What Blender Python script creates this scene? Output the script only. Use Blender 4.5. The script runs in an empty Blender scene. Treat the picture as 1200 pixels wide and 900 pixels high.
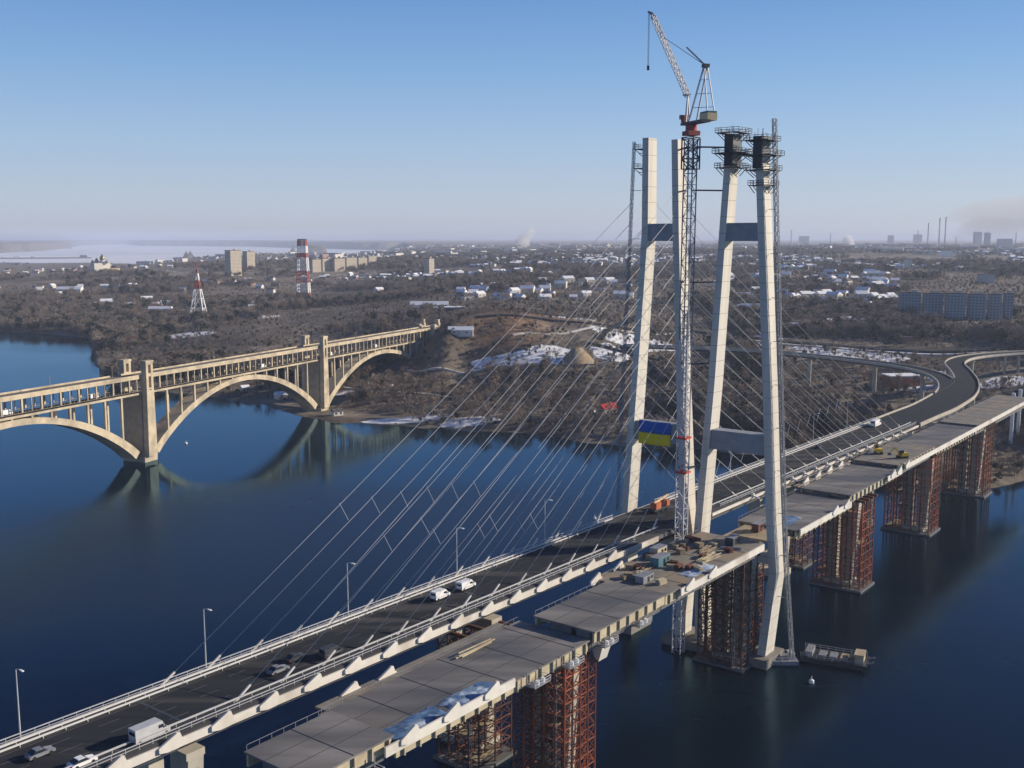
import bpy, bmesh, math, random
import numpy as np
from mathutils import Vector, Matrix
R = math.radians
rnd = random.Random(7)
S = bpy.context.scene
COL = S.collection

# ------------------------------------------------------------------ camera, sky, sun, exposure
F, CAMH, HOR = 1240.0, 120.0, 280.0            # focal length in photo pixels, camera height, horizon row
PITCH = math.atan((450 - HOR) / F)
cam = bpy.data.cameras.new("camera")
cam.sensor_width = 36.0
cam.lens = F / 1200 * 36
cam.clip_start, cam.clip_end = 1.0, 200000.0
co = bpy.data.objects.new("camera", cam); COL.objects.link(co)
co.location = (0, 0, CAMH); co.rotation_euler = (R(90) - PITCH, 0, 0)
S.camera = co
SUN_AZ, SUN_EL = R(76), R(21)                  # clockwise from +Y, elevation
w = bpy.data.worlds.new("World"); S.world = w; w.use_nodes = True
nt = w.node_tree; nt.nodes.clear()
sky = nt.nodes.new("ShaderNodeTexSky"); sky.sky_type = 'NISHITA'; sky.sun_disc = False
sky.sun_elevation = SUN_EL; sky.sun_rotation = SUN_AZ
sky.altitude = 0; sky.air_density = 1.0; sky.dust_density = 0.1; sky.ozone_density = 4.0
bg = nt.nodes.new("ShaderNodeBackground"); bg.inputs[1].default_value = 0.10
wo = nt.nodes.new("ShaderNodeOutputWorld")
# sky colour is blended by elevation: paler low down, darkened overhead to deepen shade (same in every direction of view)
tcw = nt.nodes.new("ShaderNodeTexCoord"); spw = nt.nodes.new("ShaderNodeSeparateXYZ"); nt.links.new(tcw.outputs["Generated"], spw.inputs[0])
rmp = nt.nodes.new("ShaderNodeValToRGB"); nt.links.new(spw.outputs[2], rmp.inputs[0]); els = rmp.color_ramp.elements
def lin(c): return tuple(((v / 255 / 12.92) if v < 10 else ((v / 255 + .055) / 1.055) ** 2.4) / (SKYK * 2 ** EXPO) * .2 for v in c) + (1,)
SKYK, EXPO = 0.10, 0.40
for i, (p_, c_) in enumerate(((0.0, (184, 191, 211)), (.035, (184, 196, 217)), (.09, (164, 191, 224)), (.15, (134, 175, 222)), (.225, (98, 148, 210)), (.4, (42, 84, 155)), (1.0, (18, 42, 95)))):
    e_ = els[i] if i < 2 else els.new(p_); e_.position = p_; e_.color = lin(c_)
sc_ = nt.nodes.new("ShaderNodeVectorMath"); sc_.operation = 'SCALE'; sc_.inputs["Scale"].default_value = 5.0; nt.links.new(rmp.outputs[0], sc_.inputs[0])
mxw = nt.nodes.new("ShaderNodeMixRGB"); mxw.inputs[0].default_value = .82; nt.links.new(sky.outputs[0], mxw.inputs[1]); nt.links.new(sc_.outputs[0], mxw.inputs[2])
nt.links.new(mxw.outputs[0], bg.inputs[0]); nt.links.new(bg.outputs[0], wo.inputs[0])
sl = bpy.data.lights.new("sun", 'SUN'); sl.energy = 4.8; sl.angle = R(0.5); sl.color = (1.0, 0.87, 0.70)
so = bpy.data.objects.new("sun", sl); COL.objects.link(so)
sdir = Vector((math.sin(SUN_AZ) * math.cos(SUN_EL), math.cos(SUN_AZ) * math.cos(SUN_EL), math.sin(SUN_EL)))
so.rotation_euler = sdir.to_track_quat('Z', 'Y').to_euler(); so.location = (300, 0, 400)
S.view_settings.view_transform = 'Standard'; S.view_settings.look = 'None'
S.view_settings.exposure = 0.40; S.view_settings.gamma = 1.0
S.view_settings.use_curve_mapping = False
S.cycles.max_bounces = 6; S.cycles.volume_bounces = 2
S.cycles.transparent_max_bounces = 8

# ------------------------------------------------------------------ layout helpers
cP, sP = math.cos(PITCH), math.sin(PITCH)
def ray(x, y):
    u = (x - 600) / F; v = (y - 450) / F
    return np.array([u, cP - v * sP, -(sP + v * cP)])
def at(x, y, z=0.0):
    d = ray(x, y); t = (z - CAMH) / d[2]
    return np.array([d[0] * t, d[1] * t, z])
def atY(x, y, Y):
    d = ray(x, y); t = Y / d[1]
    return np.array([d[0] * t, Y, CAMH + d[2] * t])
BO = np.array([43.3, 326.3]); BD = np.array([.608, .794]); BD = BD / np.hypot(*BD); BN = np.array([BD[1], -BD[0]])
def W(s, n, z):
    q = BO + BD * s + BN * n
    return Vector((q[0], q[1], z))
def fo(s):                                      # left edge of the open carriageway
    return float(np.interp(s, [-300, -200, -100, 0, 100, 175, 260], [-3.8, -3.2, -1.5, .6, 2, 3.2, 3.6]))

# ------------------------------------------------------------------ materials
def mat(name, col, rough=.8, var=.12, scale=.4, metal=0.0, col2=None, thr=(.45, .65), bump=0.0, detail=6, stretch=None, spec=.3):
    m = bpy.data.materials.new(name); m.use_nodes = True
    n = m.node_tree; b = n.nodes["Principled BSDF"]
    b.inputs["Roughness"].default_value = rough; b.inputs["Metallic"].default_value = metal
    b.inputs["Specular IOR Level"].default_value = spec
    tc = n.nodes.new("ShaderNodeTexCoord"); no = n.nodes.new("ShaderNodeTexNoise")
    src = tc.outputs["Object"]
    if stretch:
        mp = n.nodes.new("ShaderNodeMapping"); mp.inputs["Rotation"].default_value = stretch[0]; mp.inputs["Scale"].default_value = stretch[1]
        n.links.new(src, mp.inputs[0]); src = mp.outputs[0]
    no.inputs["Scale"].default_value = scale; no.inputs["Detail"].default_value = detail
    n.links.new(src, no.inputs["Vector"])
    r = n.nodes.new("ShaderNodeValToRGB")
    lo = [c * (1 - var) for c in col]; hi = [min(1, c * (1 + var)) for c in col]
    r.color_ramp.elements[0].position = .3; r.color_ramp.elements[0].color = (*lo, 1)
    r.color_ramp.elements[1].position = .7; r.color_ramp.elements[1].color = (*hi, 1)
    n.links.new(no.outputs[0], r.inputs[0]); out = r.outputs[0]
    if col2:
        n2 = n.nodes.new("ShaderNodeTexNoise"); n2.inputs["Scale"].default_value = scale * .37; n2.inputs["Detail"].default_value = 8
        n.links.new(src, n2.inputs["Vector"])
        r2 = n.nodes.new("ShaderNodeValToRGB"); r2.color_ramp.elements[0].position = thr[0]; r2.color_ramp.elements[1].position = thr[1]
        mx = n.nodes.new("ShaderNodeMixRGB"); mx.inputs[2].default_value = (*col2, 1)
        n.links.new(n2.outputs[0], r2.inputs[0]); n.links.new(r2.outputs[0], mx.inputs[0]); n.links.new(out, mx.inputs[1]); out = mx.outputs[0]
    n.links.new(out, b.inputs["Base Color"])
    if bump:
        bp = n.nodes.new("ShaderNodeBump"); bp.inputs["Strength"].default_value = bump; bp.inputs["Distance"].default_value = .1
        n.links.new(no.outputs[0], bp.inputs["Height"]); n.links.new(bp.outputs[0], b.inputs["Normal"])
    return m
ang = math.atan2(BD[1], BD[0])
ALONG = ((0, 0, -ang), (.06, 1.0, 1.0))
M = dict(
    arch=mat("old_concrete", (.50, .425, .305), .85, .18, .25, col2=(.27, .235, .185), thr=(.47, .7)),
    archdark=mat("weathered_concrete", (.30, .26, .20), .9, .2, .3),
    trackbed=mat("track_bed", (.22, .19, .16), .95, .2, .6),
    pylon=mat("pylon_concrete", (.60, .57, .51), .75, .08, .5, col2=(.46, .42, .36), thr=(.48, .72), stretch=((0, 0, 0), (1, 1, .06))),
    pylonrust=mat("rust_stain", (.46, .33, .22), .85, .2, .6),
    beam=mat("grey_steel", (.27, .28, .30), .5, .12, .5),
    asphalt=mat("asphalt", (.026, .029, .035), .9, .25, .5, col2=(.085, .08, .076), thr=(.52, .68), spec=.15, stretch=ALONG),
    asphalt2=mat("asphalt_far", (.026, .031, .040), .95, .2, .3, spec=.1),
    slab=mat("deck_steel", (.185, .175, .165), .75, .38, .22, col2=(.09, .095, .105), thr=(.45, .62), stretch=((0, 0, -ang), (.25, 1, 1))),
    slab2=mat("deck_primer", (.20, .185, .16), .8, .2, .3, col2=(.26, .21, .15), thr=(.5, .62)),
    web=mat("girder_paint", (.46, .40, .28), .6, .15, .35, col2=(.33, .25, .16), thr=(.55, .7)),
    fascia=mat("white_steel", (.66, .63, .57), .55, .08, .3, col2=(.46, .41, .35), thr=(.52, .72)),
    rail=mat("galvanised", (.50, .51, .52), .45, .08, 1.0, metal=.1),
    barrier=mat("white_barrier", (.64, .64, .63), .5, .05, .6),
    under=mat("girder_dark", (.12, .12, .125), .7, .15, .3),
    pier=mat("pier_concrete", (.42, .39, .33), .85, .15, .2),
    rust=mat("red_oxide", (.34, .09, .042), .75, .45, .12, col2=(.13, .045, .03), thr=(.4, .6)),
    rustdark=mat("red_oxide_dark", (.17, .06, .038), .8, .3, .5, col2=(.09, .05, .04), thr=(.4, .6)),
    plank=mat("plank", (.30, .24, .16), .9, .3, .4),
    wetconc=mat("wet_concrete", (.20, .19, .17), .8, .2, .3),
    dark=mat("dark_steel", (.045, .05, .06), .5, .2, .8),
    mid=mat("mid_steel", (.22, .23, .26), .5, .2, .8),
    mast=mat("crane_grey", (.50, .49, .52), .5, .1, .8),
    white=mat("white_paint", (.80, .80, .80), .4, .05, .8),
    marking=mat("worn_marking", (.13, .13, .13), .8, .3, .8),
    fadered=mat("faded_red", (.36, .09, .075), .7, .2, .4),
    asphalt3=mat("footway_asphalt", (.06, .06, .062), .9, .2, .5),
    red=mat("red_paint", (.50, .05, .035), .5, .15, .8),
    orange=mat("orange_paint", (.45, .13, .05), .5, .15, .8),
    yellow=mat("yellow_paint", (.68, .45, .02), .5, .1, .8),
    teal=mat("teal_paint", (.07, .17, .20), .5, .1, .8),
    cream=mat("cream_paint", (.66, .52, .30), .6, .1, .8),
    cable=mat("cable_sheath", (.40, .42, .45), .4, .04, .2),
    tarp=mat("blue_tarp", (.07, .14, .26), .6, .4, .5, col2=(.40, .48, .58), thr=(.5, .62)),
    fblue=mat("flag_blue", (.01, .10, .42), .7, .08, .8),
    fyel=mat("flag_yellow", (.75, .55, .01), .7, .08, .8),
    glass=mat("dark_glass", (.02, .025, .03), .1, .1, 1, spec=.6),
    tyre=mat("tyre", (.02, .02, .02), .9, .1, 1),
    bark=mat("bark", (.19, .155, .125), .95, .2, 1.5),
    twig=mat("twigs", (.21, .165, .125), .95, .2, .05),
    twig2=mat("twigs_grey", (.20, .17, .145), .95, .2, .05),
    twig3=mat("evergreen", (.05, .06, .04), .95, .2, .05),
    snow=mat("snow", (.75, .77, .80), .8, .06, .05, col2=(.45, .43, .40), thr=(.5, .62)),
    cleansnow=mat("clean_snow", (.82, .83, .85), .7, .04, .2),
    path=mat("frozen_track", (.42, .39, .35), .95, .2, .06, col2=(.68, .68, .68), thr=(.45, .6)),
    sand=mat("sand", (.33, .25, .16), .95, .2, .3),
    clay=mat("clay", (.42, .19, .085), .95, .2, .05, col2=(.55, .42, .32), thr=(.5, .6)),
    brickred=mat("brick", (.32, .13, .085), .9, .15, .3),
    block=mat("panel_block", (.52, .47, .39), .85, .1, .1),
    blockgrey=mat("panel_block_grey", (.36, .37, .39), .85, .1, .1),
    chim=mat("chimney_grey", (.24, .24, .26), .9, .1, .1),
    roofdark=mat("roof_dark", (.10, .09, .09), .9, .2, .3),
    wallw=mat("render_white", (.62, .59, .53), .9, .1, .2),
    wallb=mat("render_brick", (.30, .20, .15), .9, .15, .2),
    gold=mat("gold_dome", (.35, .27, .10), .35, .1, 1, metal=.6),
)
def window_mat(name, wall, glass, sx, sz):
    m = bpy.data.materials.new(name); m.use_nodes = True
    n = m.node_tree; b = n.nodes["Principled BSDF"]; b.inputs["Roughness"].default_value = .8
    tc = n.nodes.new("ShaderNodeTexCoord"); sep = n.nodes.new("ShaderNodeSeparateXYZ"); n.links.new(tc.outputs["Object"], sep.inputs[0])
    def mth(op, a, b_=None, v=None):
        q = n.nodes.new("ShaderNodeMath"); q.operation = op; n.links.new(a, q.inputs[0])
        if b_ is not None: n.links.new(b_, q.inputs[1])
        if v is not None: q.inputs[1].default_value = v
        return q.outputs[0]
    hx = mth('ADD', sep.outputs[0], sep.outputs[1])
    fx = mth('GREATER_THAN', mth('FRACT', mth('MULTIPLY', hx, v=1 / sx)), v=.5)
    fz = mth('GREATER_THAN', mth('FRACT', mth('MULTIPLY', sep.outputs[2], v=1 / sz)), v=.48)
    k = mth('MULTIPLY', fx, fz)
    mx = n.nodes.new("ShaderNodeMixRGB"); mx.inputs[1].default_value = (*wall, 1); mx.inputs[2].default_value = (*glass, 1)
    n.links.new(k, mx.inputs[0]); n.links.new(mx.outputs[0], b.inputs["Base Color"])
    return m
def vary(m, a, c):
    n = m.node_tree; b = n.nodes["Principled BSDF"]; oi = n.nodes.new("ShaderNodeObjectInfo"); r_ = n.nodes.new("ShaderNodeValToRGB"); e = r_.color_ramp.elements
    e[0].color = (*a, 1); e[1].color = (*c, 1); n.links.new(oi.outputs["Random"], r_.inputs[0]); src = b.inputs["Base Color"].links[0].from_socket
    mx = n.nodes.new("ShaderNodeMixRGB"); mx.inputs[0].default_value = .7; n.links.new(src, mx.inputs[1]); n.links.new(r_.outputs[0], mx.inputs[2]); n.links.new(mx.outputs[0], b.inputs["Base Color"])
vary(M['twig'], (.17, .13, .105), (.36, .28, .21)); vary(M['twig2'], (.19, .165, .15), (.34, .28, .235))
def add_joints(m, every, w_=.035):
    n = m.node_tree; b = n.nodes["Principled BSDF"]; src = b.inputs["Base Color"].links[0].from_socket
    tc = n.nodes.new("ShaderNodeTexCoord"); sp = n.nodes.new("ShaderNodeSeparateXYZ"); n.links.new(tc.outputs["Object"], sp.inputs[0])
    a = n.nodes.new("ShaderNodeMath"); a.operation = 'MULTIPLY'; a.inputs[1].default_value = 1 / every; n.links.new(sp.outputs[2], a.inputs[0])
    f_ = n.nodes.new("ShaderNodeMath"); f_.operation = 'FRACT'; n.links.new(a.outputs[0], f_.inputs[0])
    l_ = n.nodes.new("ShaderNodeMath"); l_.operation = 'LESS_THAN'; l_.inputs[1].default_value = w_; n.links.new(f_.outputs[0], l_.inputs[0])
    k = n.nodes.new("ShaderNodeMath"); k.operation = 'MULTIPLY'; k.inputs[1].default_value = .7; n.links.new(l_.outputs[0], k.inputs[0])
    mx = n.nodes.new("ShaderNodeMixRGB"); mx.inputs[2].default_value = (.22, .20, .18, 1); n.links.new(k.outputs[0], mx.inputs[0]); n.links.new(src, mx.inputs[1]); n.links.new(mx.outputs[0], b.inputs["Base Color"])
add_joints(M['pylon'], 4.5)
M['win_beige'] = window_mat("panel_windows_beige", (.58, .50, .38), (.12, .13, .15), 3.2, 3.0)
M['win_grey'] = window_mat("panel_windows_grey", (.22, .28, .32), (.09, .12, .15), 3.2, 3.0)  # wall tone made bluer and darker, the row's shade put into the colour
M['win_white'] = window_mat("panel_windows_white", (.66, .63, .58), (.15, .17, .2), 3.4, 3.0)

# ------------------------------------------------------------------ mesh builder and scene-tree helpers
class MB:
    def __init__(self): self.v = []; self.f = []; self.mi = []; self.cur = 0
    def poly(self, pts, faces):
        k = len(self.v); self.v += [tuple(p) for p in pts]
        for f in faces: self.f.append([k + i for i in f]); self.mi.append(self.cur)
        return self
    def hexa(self, lo, hi):                     # two quads, same winding (bottom, top)
        return self.poly(list(lo) + list(hi), [(3, 2, 1, 0), (4, 5, 6, 7), (0, 1, 5, 4), (1, 2, 6, 5), (2, 3, 7, 6), (3, 0, 4, 7)])
    def box(self, c, size, ax=None):
        c = Vector(c); X, Y = (Vector((1, 0, 0)), Vector((0, 1, 0))) if ax is None else ax
        hx, hy, hz = X * (size[0] / 2), Y * (size[1] / 2), Vector((0, 0, size[2] / 2))
        q = [-hx - hy, hx - hy, hx + hy, -hx + hy]
        return self.hexa([c + p - hz for p in q], [c + p + hz for p in q])
    def sbox(self, s0, s1, n0, n1, z0, z1):     # box in bridge coordinates
        q = [(s0, n0), (s0, n1), (s1, n1), (s1, n0)]
        return self.hexa([W(a, b, z0) for a, b in q], [W(a, b, z1) for a, b in q])
    def bar(self, a, b, t, t2=None):
        a, b = Vector(a), Vector(b); d = (b - a)
        if d.length < 1e-6: return self
        d.normalize(); up = Vector((0, 0, 1)) if abs(d.z) < .95 else Vector((BD[0], BD[1], 0))
        x = d.cross(up).normalized(); y = x.cross(d)
        t2 = t if t2 is None else t2
        q = lambda p, r: [p - x * r / 2 - y * r / 2, p + x * r / 2 - y * r / 2, p + x * r / 2 + y * r / 2, p - x * r / 2 + y * r / 2]
        return self.hexa(q(a, t), q(b, t2))
    def tube(self, pts, rad, k=8, cap=True):
        pts = [Vector(p) for p in pts]; rad = rad if hasattr(rad, '__len__') else [rad] * len(pts)
        base = len(self.v)
        for i, p in enumerate(pts):
            d = (pts[min(i + 1, len(pts) - 1)] - pts[max(i - 1, 0)]).normalized()
            up = Vector((0, 0, 1)) if abs(d.z) < .95 else Vector((1, 0, 0))
            x = d.cross(up).normalized(); y = x.cross(d)
            for j in range(k):
                a = 2 * math.pi * j / k; self.v.append(tuple(p + (x * math.cos(a) + y * math.sin(a)) * rad[i]))
        for i in range(len(pts) - 1):
            for j in range(k):
                a = base + i * k + j; b = base + i * k + (j + 1) % k
                self.f.append([a, b, b + k, a + k]); self.mi.append(self.cur)
        if cap:
            self.f.append([base + j for j in range(k)][::-1]); self.mi.append(self.cur)
            self.f.append([base + (len(pts) - 1) * k + j for j in range(k)]); self.mi.append(self.cur)
        return self
    def sweep(self, pts, prof, closed=True):    # prof: (offset to the right, height) around the section
        pts = [Vector(p) for p in pts]; k = len(prof); base = len(self.v)
        for i, p in enumerate(pts):
            d = pts[min(i + 1, len(pts) - 1)] - pts[max(i - 1, 0)]; d.z = 0; d.normalize()
            r = Vector((d.y, -d.x, 0))
            for o, h in prof: self.v.append(tuple(p + r * o + Vector((0, 0, h))))
        for i in range(len(pts) - 1):
            for j in range(k if closed else k - 1):
                a = base + i * k + j; b = base + i * k + (j + 1) % k
                self.f.append([a, a + k, b + k, b]); self.mi.append(self.cur)
        if closed:
            self.f.append([base + j for j in range(k)]); self.mi.append(self.cur)
            self.f.append([base + (len(pts) - 1) * k + j for j in range(k)][::-1]); self.mi.append(self.cur)
        return self
    def build(self, name, mats, parent=None, local=False, smooth=False):
        o0 = Vector((0, 0, 0))
        if parent is not None and not local:
            p = parent
            while p is not None: o0 = o0 + p.location; p = p.parent
        me = bpy.data.meshes.new(name)
        me.from_pydata([(a - o0.x, b - o0.y, c - o0.z) for a, b, c in self.v], [], self.f)
        mats = mats if isinstance(mats, (list, tuple)) else [mats]
        for q in mats: me.materials.append(q)
        if len(mats) > 1: me.polygons.foreach_set("material_index", self.mi)
        bm = bmesh.new(); bm.from_mesh(me); bmesh.ops.recalc_face_normals(bm, faces=bm.faces); bm.to_mesh(me); bm.free()
        if smooth: me.polygons.foreach_set("use_smooth", [True] * len(me.polygons))
        o = bpy.data.objects.new(name, me); COL.objects.link(o)
        if parent is not None: o.parent = parent
        return o
def tag(o, label=None, cat=None, group=None, kind=None):
    if label: o["label"] = label
    if cat: o["category"] = cat
    if group: o["group"] = group
    if kind: o["kind"] = kind
    return o
def thing(name, label, cat, loc=(0, 0, 0), group=None):
    o = bpy.data.objects.new(name, None); COL.objects.link(o); o.location = Vector(loc); o.empty_display_size = .5
    return tag(o, label, cat, group)
def dup(o, parent=None, **kw):
    c = o.copy(); COL.objects.link(c)
    if parent is not None: c.parent = parent
    for ch in list(o.children): dup(ch, c)
    return c
def place(o, loc, rz=0, sc=1, label=None, group=None):
    o.location = Vector(loc); o.rotation_euler = (0, 0, rz); o.scale = (sc, sc, sc) if not hasattr(sc, '__len__') else sc
    if label: o["label"] = label
    if group: o["group"] = group
    return o

# ------------------------------------------------------------------ terrain
def vnoise(x, y, seed=0):
    xi = np.floor(x).astype(np.int64); yi = np.floor(y).astype(np.int64); fx = x - xi; fy = y - yi
    fx = fx * fx * (3 - 2 * fx); fy = fy * fy * (3 - 2 * fy)
    def h(a, b):
        k = (a * 374761393 + b * 668265263 + seed * 974711) & 0x7fffffff
        k = ((k ^ (k >> 13)) * 1274126177) & 0x7fffffff
        return ((k ^ (k >> 16)) & 0xffff) / 65535.0
    return (h(xi, yi) * (1 - fx) + h(xi + 1, yi) * fx) * (1 - fy) + (h(xi, yi + 1) * (1 - fx) + h(xi + 1, yi + 1) * fx) * fy
def fbm(x, y, seed=0, o=4):
    a = 0; t = 0; amp = 1
    for i in range(o):
        a = a + vnoise(x * 2 ** i, y * 2 ** i, seed + i) * amp; t += amp; amp *= .5
    return a / t
CTRL = [(-150, 380, 5), (0, 380, 5), (60, 380, 6), (110, 387, 6), (130, 430, 2), (150, 442, 3), (200, 400, 7), (160, 375, 9), (60, 360, 14), (0, 350, 18),
        (100, 335, 28), (0, 322, 26), (120, 318, 42), (230, 372, 15), (300, 370, 18), (300, 400, 14), (250, 430, 8), (330, 450, 4), (320, 340, 25), (280, 322, 42),
        (356, 350, 20), (400, 330, 32), (400, 380, 22), (450, 370, 30), (522, 388, 46), (490, 434, 14), (540, 430, 19), (600, 430, 20), (700, 424, 22), (560, 470, 7),
        (650, 475, 7), (740, 490, 7), (600, 389, 44), (660, 395, 38), (700, 386, 42), (640, 370, 46), (560, 362, 43), (500, 340, 40), (600, 330, 50), (700, 330, 52),
        (600, 310, 60), (770, 420, 20), (820, 480, 8), (900, 450, 10), (1000, 450, 12), (950, 480, 8), (1100, 450, 14), (1180, 460, 20), (1190, 520, 5), (1170, 560, 3),
        (1000, 415, 24), (900, 408, 26), (950, 392, 31), (1100, 400, 29), (1200, 400, 31), (1000, 350, 45), (1100, 375, 38), (1180, 375, 37), (1100, 330, 55), (1000, 320, 60),
        (1200, 320, 60), (900, 310, 65), (1350, 400, 30), (1350, 480, 12), (1350, 320, 60), (-150, 340, 24), (-150, 318, 20), (0, 313, 10), (70, 313, 12), (180, 312, 32),
        (250, 301, 40), (440, 300, 50), (540, 300, 62), (800, 296, 72), (1000, 296, 75), (1200, 296, 75), (440, 420, 12), (400, 440, 8), (440, 470, 4), (480, 420, 24), (800, 380, 34), (760, 450, 12)]
cp = np.array([at(*c) for c in CTRL]); KT = 6.0
def tl(x, y):
    r = np.hypot(x, y); return np.arctan2(x, y) * KT, np.log(r) * 3.0
cu, cv = tl(cp[:, 0], cp[:, 1])
def Uk(r2): return np.where(r2 > 1e-12, r2 * np.log(r2 + 1e-12), 0)
nC = len(CTRL)
A = np.zeros((nC + 3, nC + 3)); A[:nC, :nC] = Uk((cu[:, None] - cu) ** 2 + (cv[:, None] - cv) ** 2) + np.eye(nC) * .01
A[:nC, nC] = 1; A[:nC, nC + 1] = cu; A[:nC, nC + 2] = cv; A[nC:, :nC] = A[:nC, nC:].T
wt = np.linalg.solve(A, np.concatenate([cp[:, 2], [0, 0, 0]]))
SH = [(-200, 387), (0, 389), (60, 392), (106, 396), (111, 425), (117, 446), (150, 456), (200, 460), (250, 465), (275, 470), (312, 475), (347, 486), (370, 491), (390, 495), (450, 497),
      (480, 500), (545, 503), (610, 507), (653, 513), (707, 520), (760, 524), (820, 526), (900, 535), (1000, 548), (1080, 560), (1120, 570), (1150, 575), (1166, 572), (1200, 562), (1260, 548), (1400, 530)]
sp_ = np.array([at(x, y, 0) for x, y in SH]); sh_t = np.arctan2(sp_[:, 0], sp_[:, 1]); sh_r = np.hypot(sp_[:, 0], sp_[:, 1])
def lowpx(pts):
    q = np.array([at(x, y, 0) for x, y in pts]); return np.arctan2(q[:, 0], q[:, 1]), np.hypot(q[:, 0], q[:, 1])
rlt, rlr = lowpx([(-300, 308), (0, 307.5), (60, 308.5), (110, 308), (160, 309), (190, 306), (230, 301), (260, 299), (300, 296), (360, 297), (420, 297), (455, 293.5), (470, 290)])
rht, rhr = lowpx([(-300, 298), (0, 296.5), (50, 294), (80, 291), (92, 287.5), (150, 286), (168, 288), (300, 289), (360, 291), (420, 292.5), (455, 293), (470, 291)])
def height(x, y):
    x = np.atleast_1d(np.asarray(x, float)); y = np.atleast_1d(np.asarray(y, float))
    u, v = tl(x, y); r = np.hypot(x, y); t = np.arctan2(x, y)
    h = np.zeros_like(u)
    for i in range(0, len(u), 20000):
        a, b = u[i:i + 20000], v[i:i + 20000]
        h[i:i + 20000] = Uk((a[:, None] - cu) ** 2 + (b[:, None] - cv) ** 2) @ wt[:nC] + wt[nC] + wt[nC + 1] * a + wt[nC + 2] * b
    far = np.clip((r - 6500) / 4000, 0, 1)
    h = np.clip(h, 1.0, 78) * (1 - far) + far * (74 + 26 * fbm(x / 5200, y / 5200, 5, 3) * np.clip((r - 8000) / 14000, 0, 1))
    rough = np.clip((r - np.interp(t, sh_t, sh_r)) / 120, 0, 1)
    h = h + rough * ((fbm(x / 45, y / 45, 11) - .5) * 3 + (fbm(x / 400, y / 400, 17) - .5) * np.clip(r / 300, 0, 12))
    sr = np.interp(t, sh_t, sh_r) + (fbm(x / 14, y / 14, 3) - .5) * 14
    ds = r - sr
    h = np.where(ds < 0, np.maximum(ds * .12, -4), np.minimum(h, .15 + ds * .22))
    lo = np.interp(t, rlt, rlr); h = np.where((t < rlt[-1]) & (r > 2300) & (r < lo), np.minimum(h, np.maximum(1.5, CAMH * (1 - r / lo) - 9)), h); hi = np.interp(t, rht, rhr)
    res = (r > lo * (1 + .03 * (fbm(x / 300, y / 300, 9) - .5))) & (r < hi) & (t < rlt[-1])
    isl = (np.abs(t - R(-24)) < R(2.6)) & (np.abs(r - 7300) < 160)
    h = np.where(res, np.where(isl, 3.0, -5.0), h)
    return h

rr = [300.0]
while rr[-1] < 60000: rr.append(rr[-1] * (1.011 if rr[-1] < 2500 else 1.02))
rr = np.array(rr); tt = np.radians(np.arange(-46, 46.01, .2))
RR, TT = np.meshgrid(rr, tt, indexing='ij'); GX = (RR * np.sin(TT)).ravel(); GY = (RR * np.cos(TT)).ravel(); GZ = height(GX, GY)
a_, b_ = len(rr), len(tt)
ZG = GZ.reshape(a_, b_)
def HV(x, y):                                   # heights of the terrain mesh itself, vectorised
    r = np.clip(np.hypot(x, y), rr[0] + .01, rr[-1] - 1); i = np.searchsorted(rr, r) - 1; f_ = (r - rr[i]) / (rr[i + 1] - rr[i])
    u = (np.arctan2(x, y) - tt[0]) / (tt[1] - tt[0]); j = np.clip(u.astype(int), 0, len(tt) - 2); g_ = u - j
    return (ZG[i, j] * (1 - g_) + ZG[i, j + 1] * g_) * (1 - f_) + (ZG[i + 1, j] * (1 - g_) + ZG[i + 1, j + 1] * g_) * f_
def H1(x, y): return float(HV(np.array([float(x)]), np.array([float(y)]))[0])
MARCH = 320 * (60000 / 320) ** np.linspace(0, 1, 2600)
def G(x, y, z0=None):                           # first ground point met by the line of sight through a photo pixel
    d = ray(x, y); d = d / np.hypot(d[0], d[1]); h = HV(d[0] * MARCH, d[1] * MARCH); k = np.nonzero(CAMH + d[2] * MARCH < h)[0]
    t = MARCH[k[0]] if len(k) else 20000.0
    return np.array([d[0] * t, d[1] * t, H1(d[0] * t, d[1] * t)])
ii = (np.arange(a_ - 1)[:, None] * b_ + np.arange(b_ - 1)).ravel()
# terrain ground cover: R snow amount, G bare earth/scrub, B dark wood floor
def blob(px, py, rx, ry, z=None):
    g = G(px, py) if z is None else at(px, py, z)
    d = np.hypot(g[0], g[1]); ax = rx / F * d; dep = max(CAMH - g[2], 20); ay = ry / F * d * d / dep
    th = math.atan2(g[0], g[1]); dx = GX - g[0]; dy = GY - g[1]
    u_ = dx * math.cos(th) - dy * math.sin(th); v_ = dx * math.sin(th) + dy * math.cos(th)
    return np.clip(1.4 - np.hypot(u_ / ax, v_ / ay), 0, 1)
cr = np.zeros((len(GX), 4)); cr[:, 3] = 1
rG = np.hypot(GX, GY)
for b in [(600, 424, 60, 1.6), (640, 419, 45, 2.2), (655, 412, 26, 1.5), (715, 414, 26, 3.4), (735, 402, 40, 2), (765, 403, 40, 3), (1000, 417, 70, 3), (1090, 440, 40, 4), (720, 390, 36, 1.6), (880, 400, 40, 4), (480, 492, 60, 3.5), (550, 494, 40, 3),
          (1000, 410, 80, 2), (1180, 450, 40, 5), (1190, 443, 30, 2), (420, 458, 50, 2), (1080, 455, 30, 3), (225, 392, 30, 3), (300, 372, 30, 1.5), (660, 372, 40, 2), (500, 361, 30, 1.5)]:
    cr[:, 0] = np.maximum(cr[:, 0], blob(*b))
cr[:, 0] = np.maximum(cr[:, 0], .42 * np.clip((rG - 900) / 1500, 0, 1) * np.clip((5200 - rG) / 2000, 0, 1) * (fbm(GX / 160, GY / 160, 41) > .55))
for b in [(590, 376, 50, 6), (630, 369, 45, 4)]: cr[:, 1] = np.maximum(cr[:, 1], blob(*b))
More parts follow.
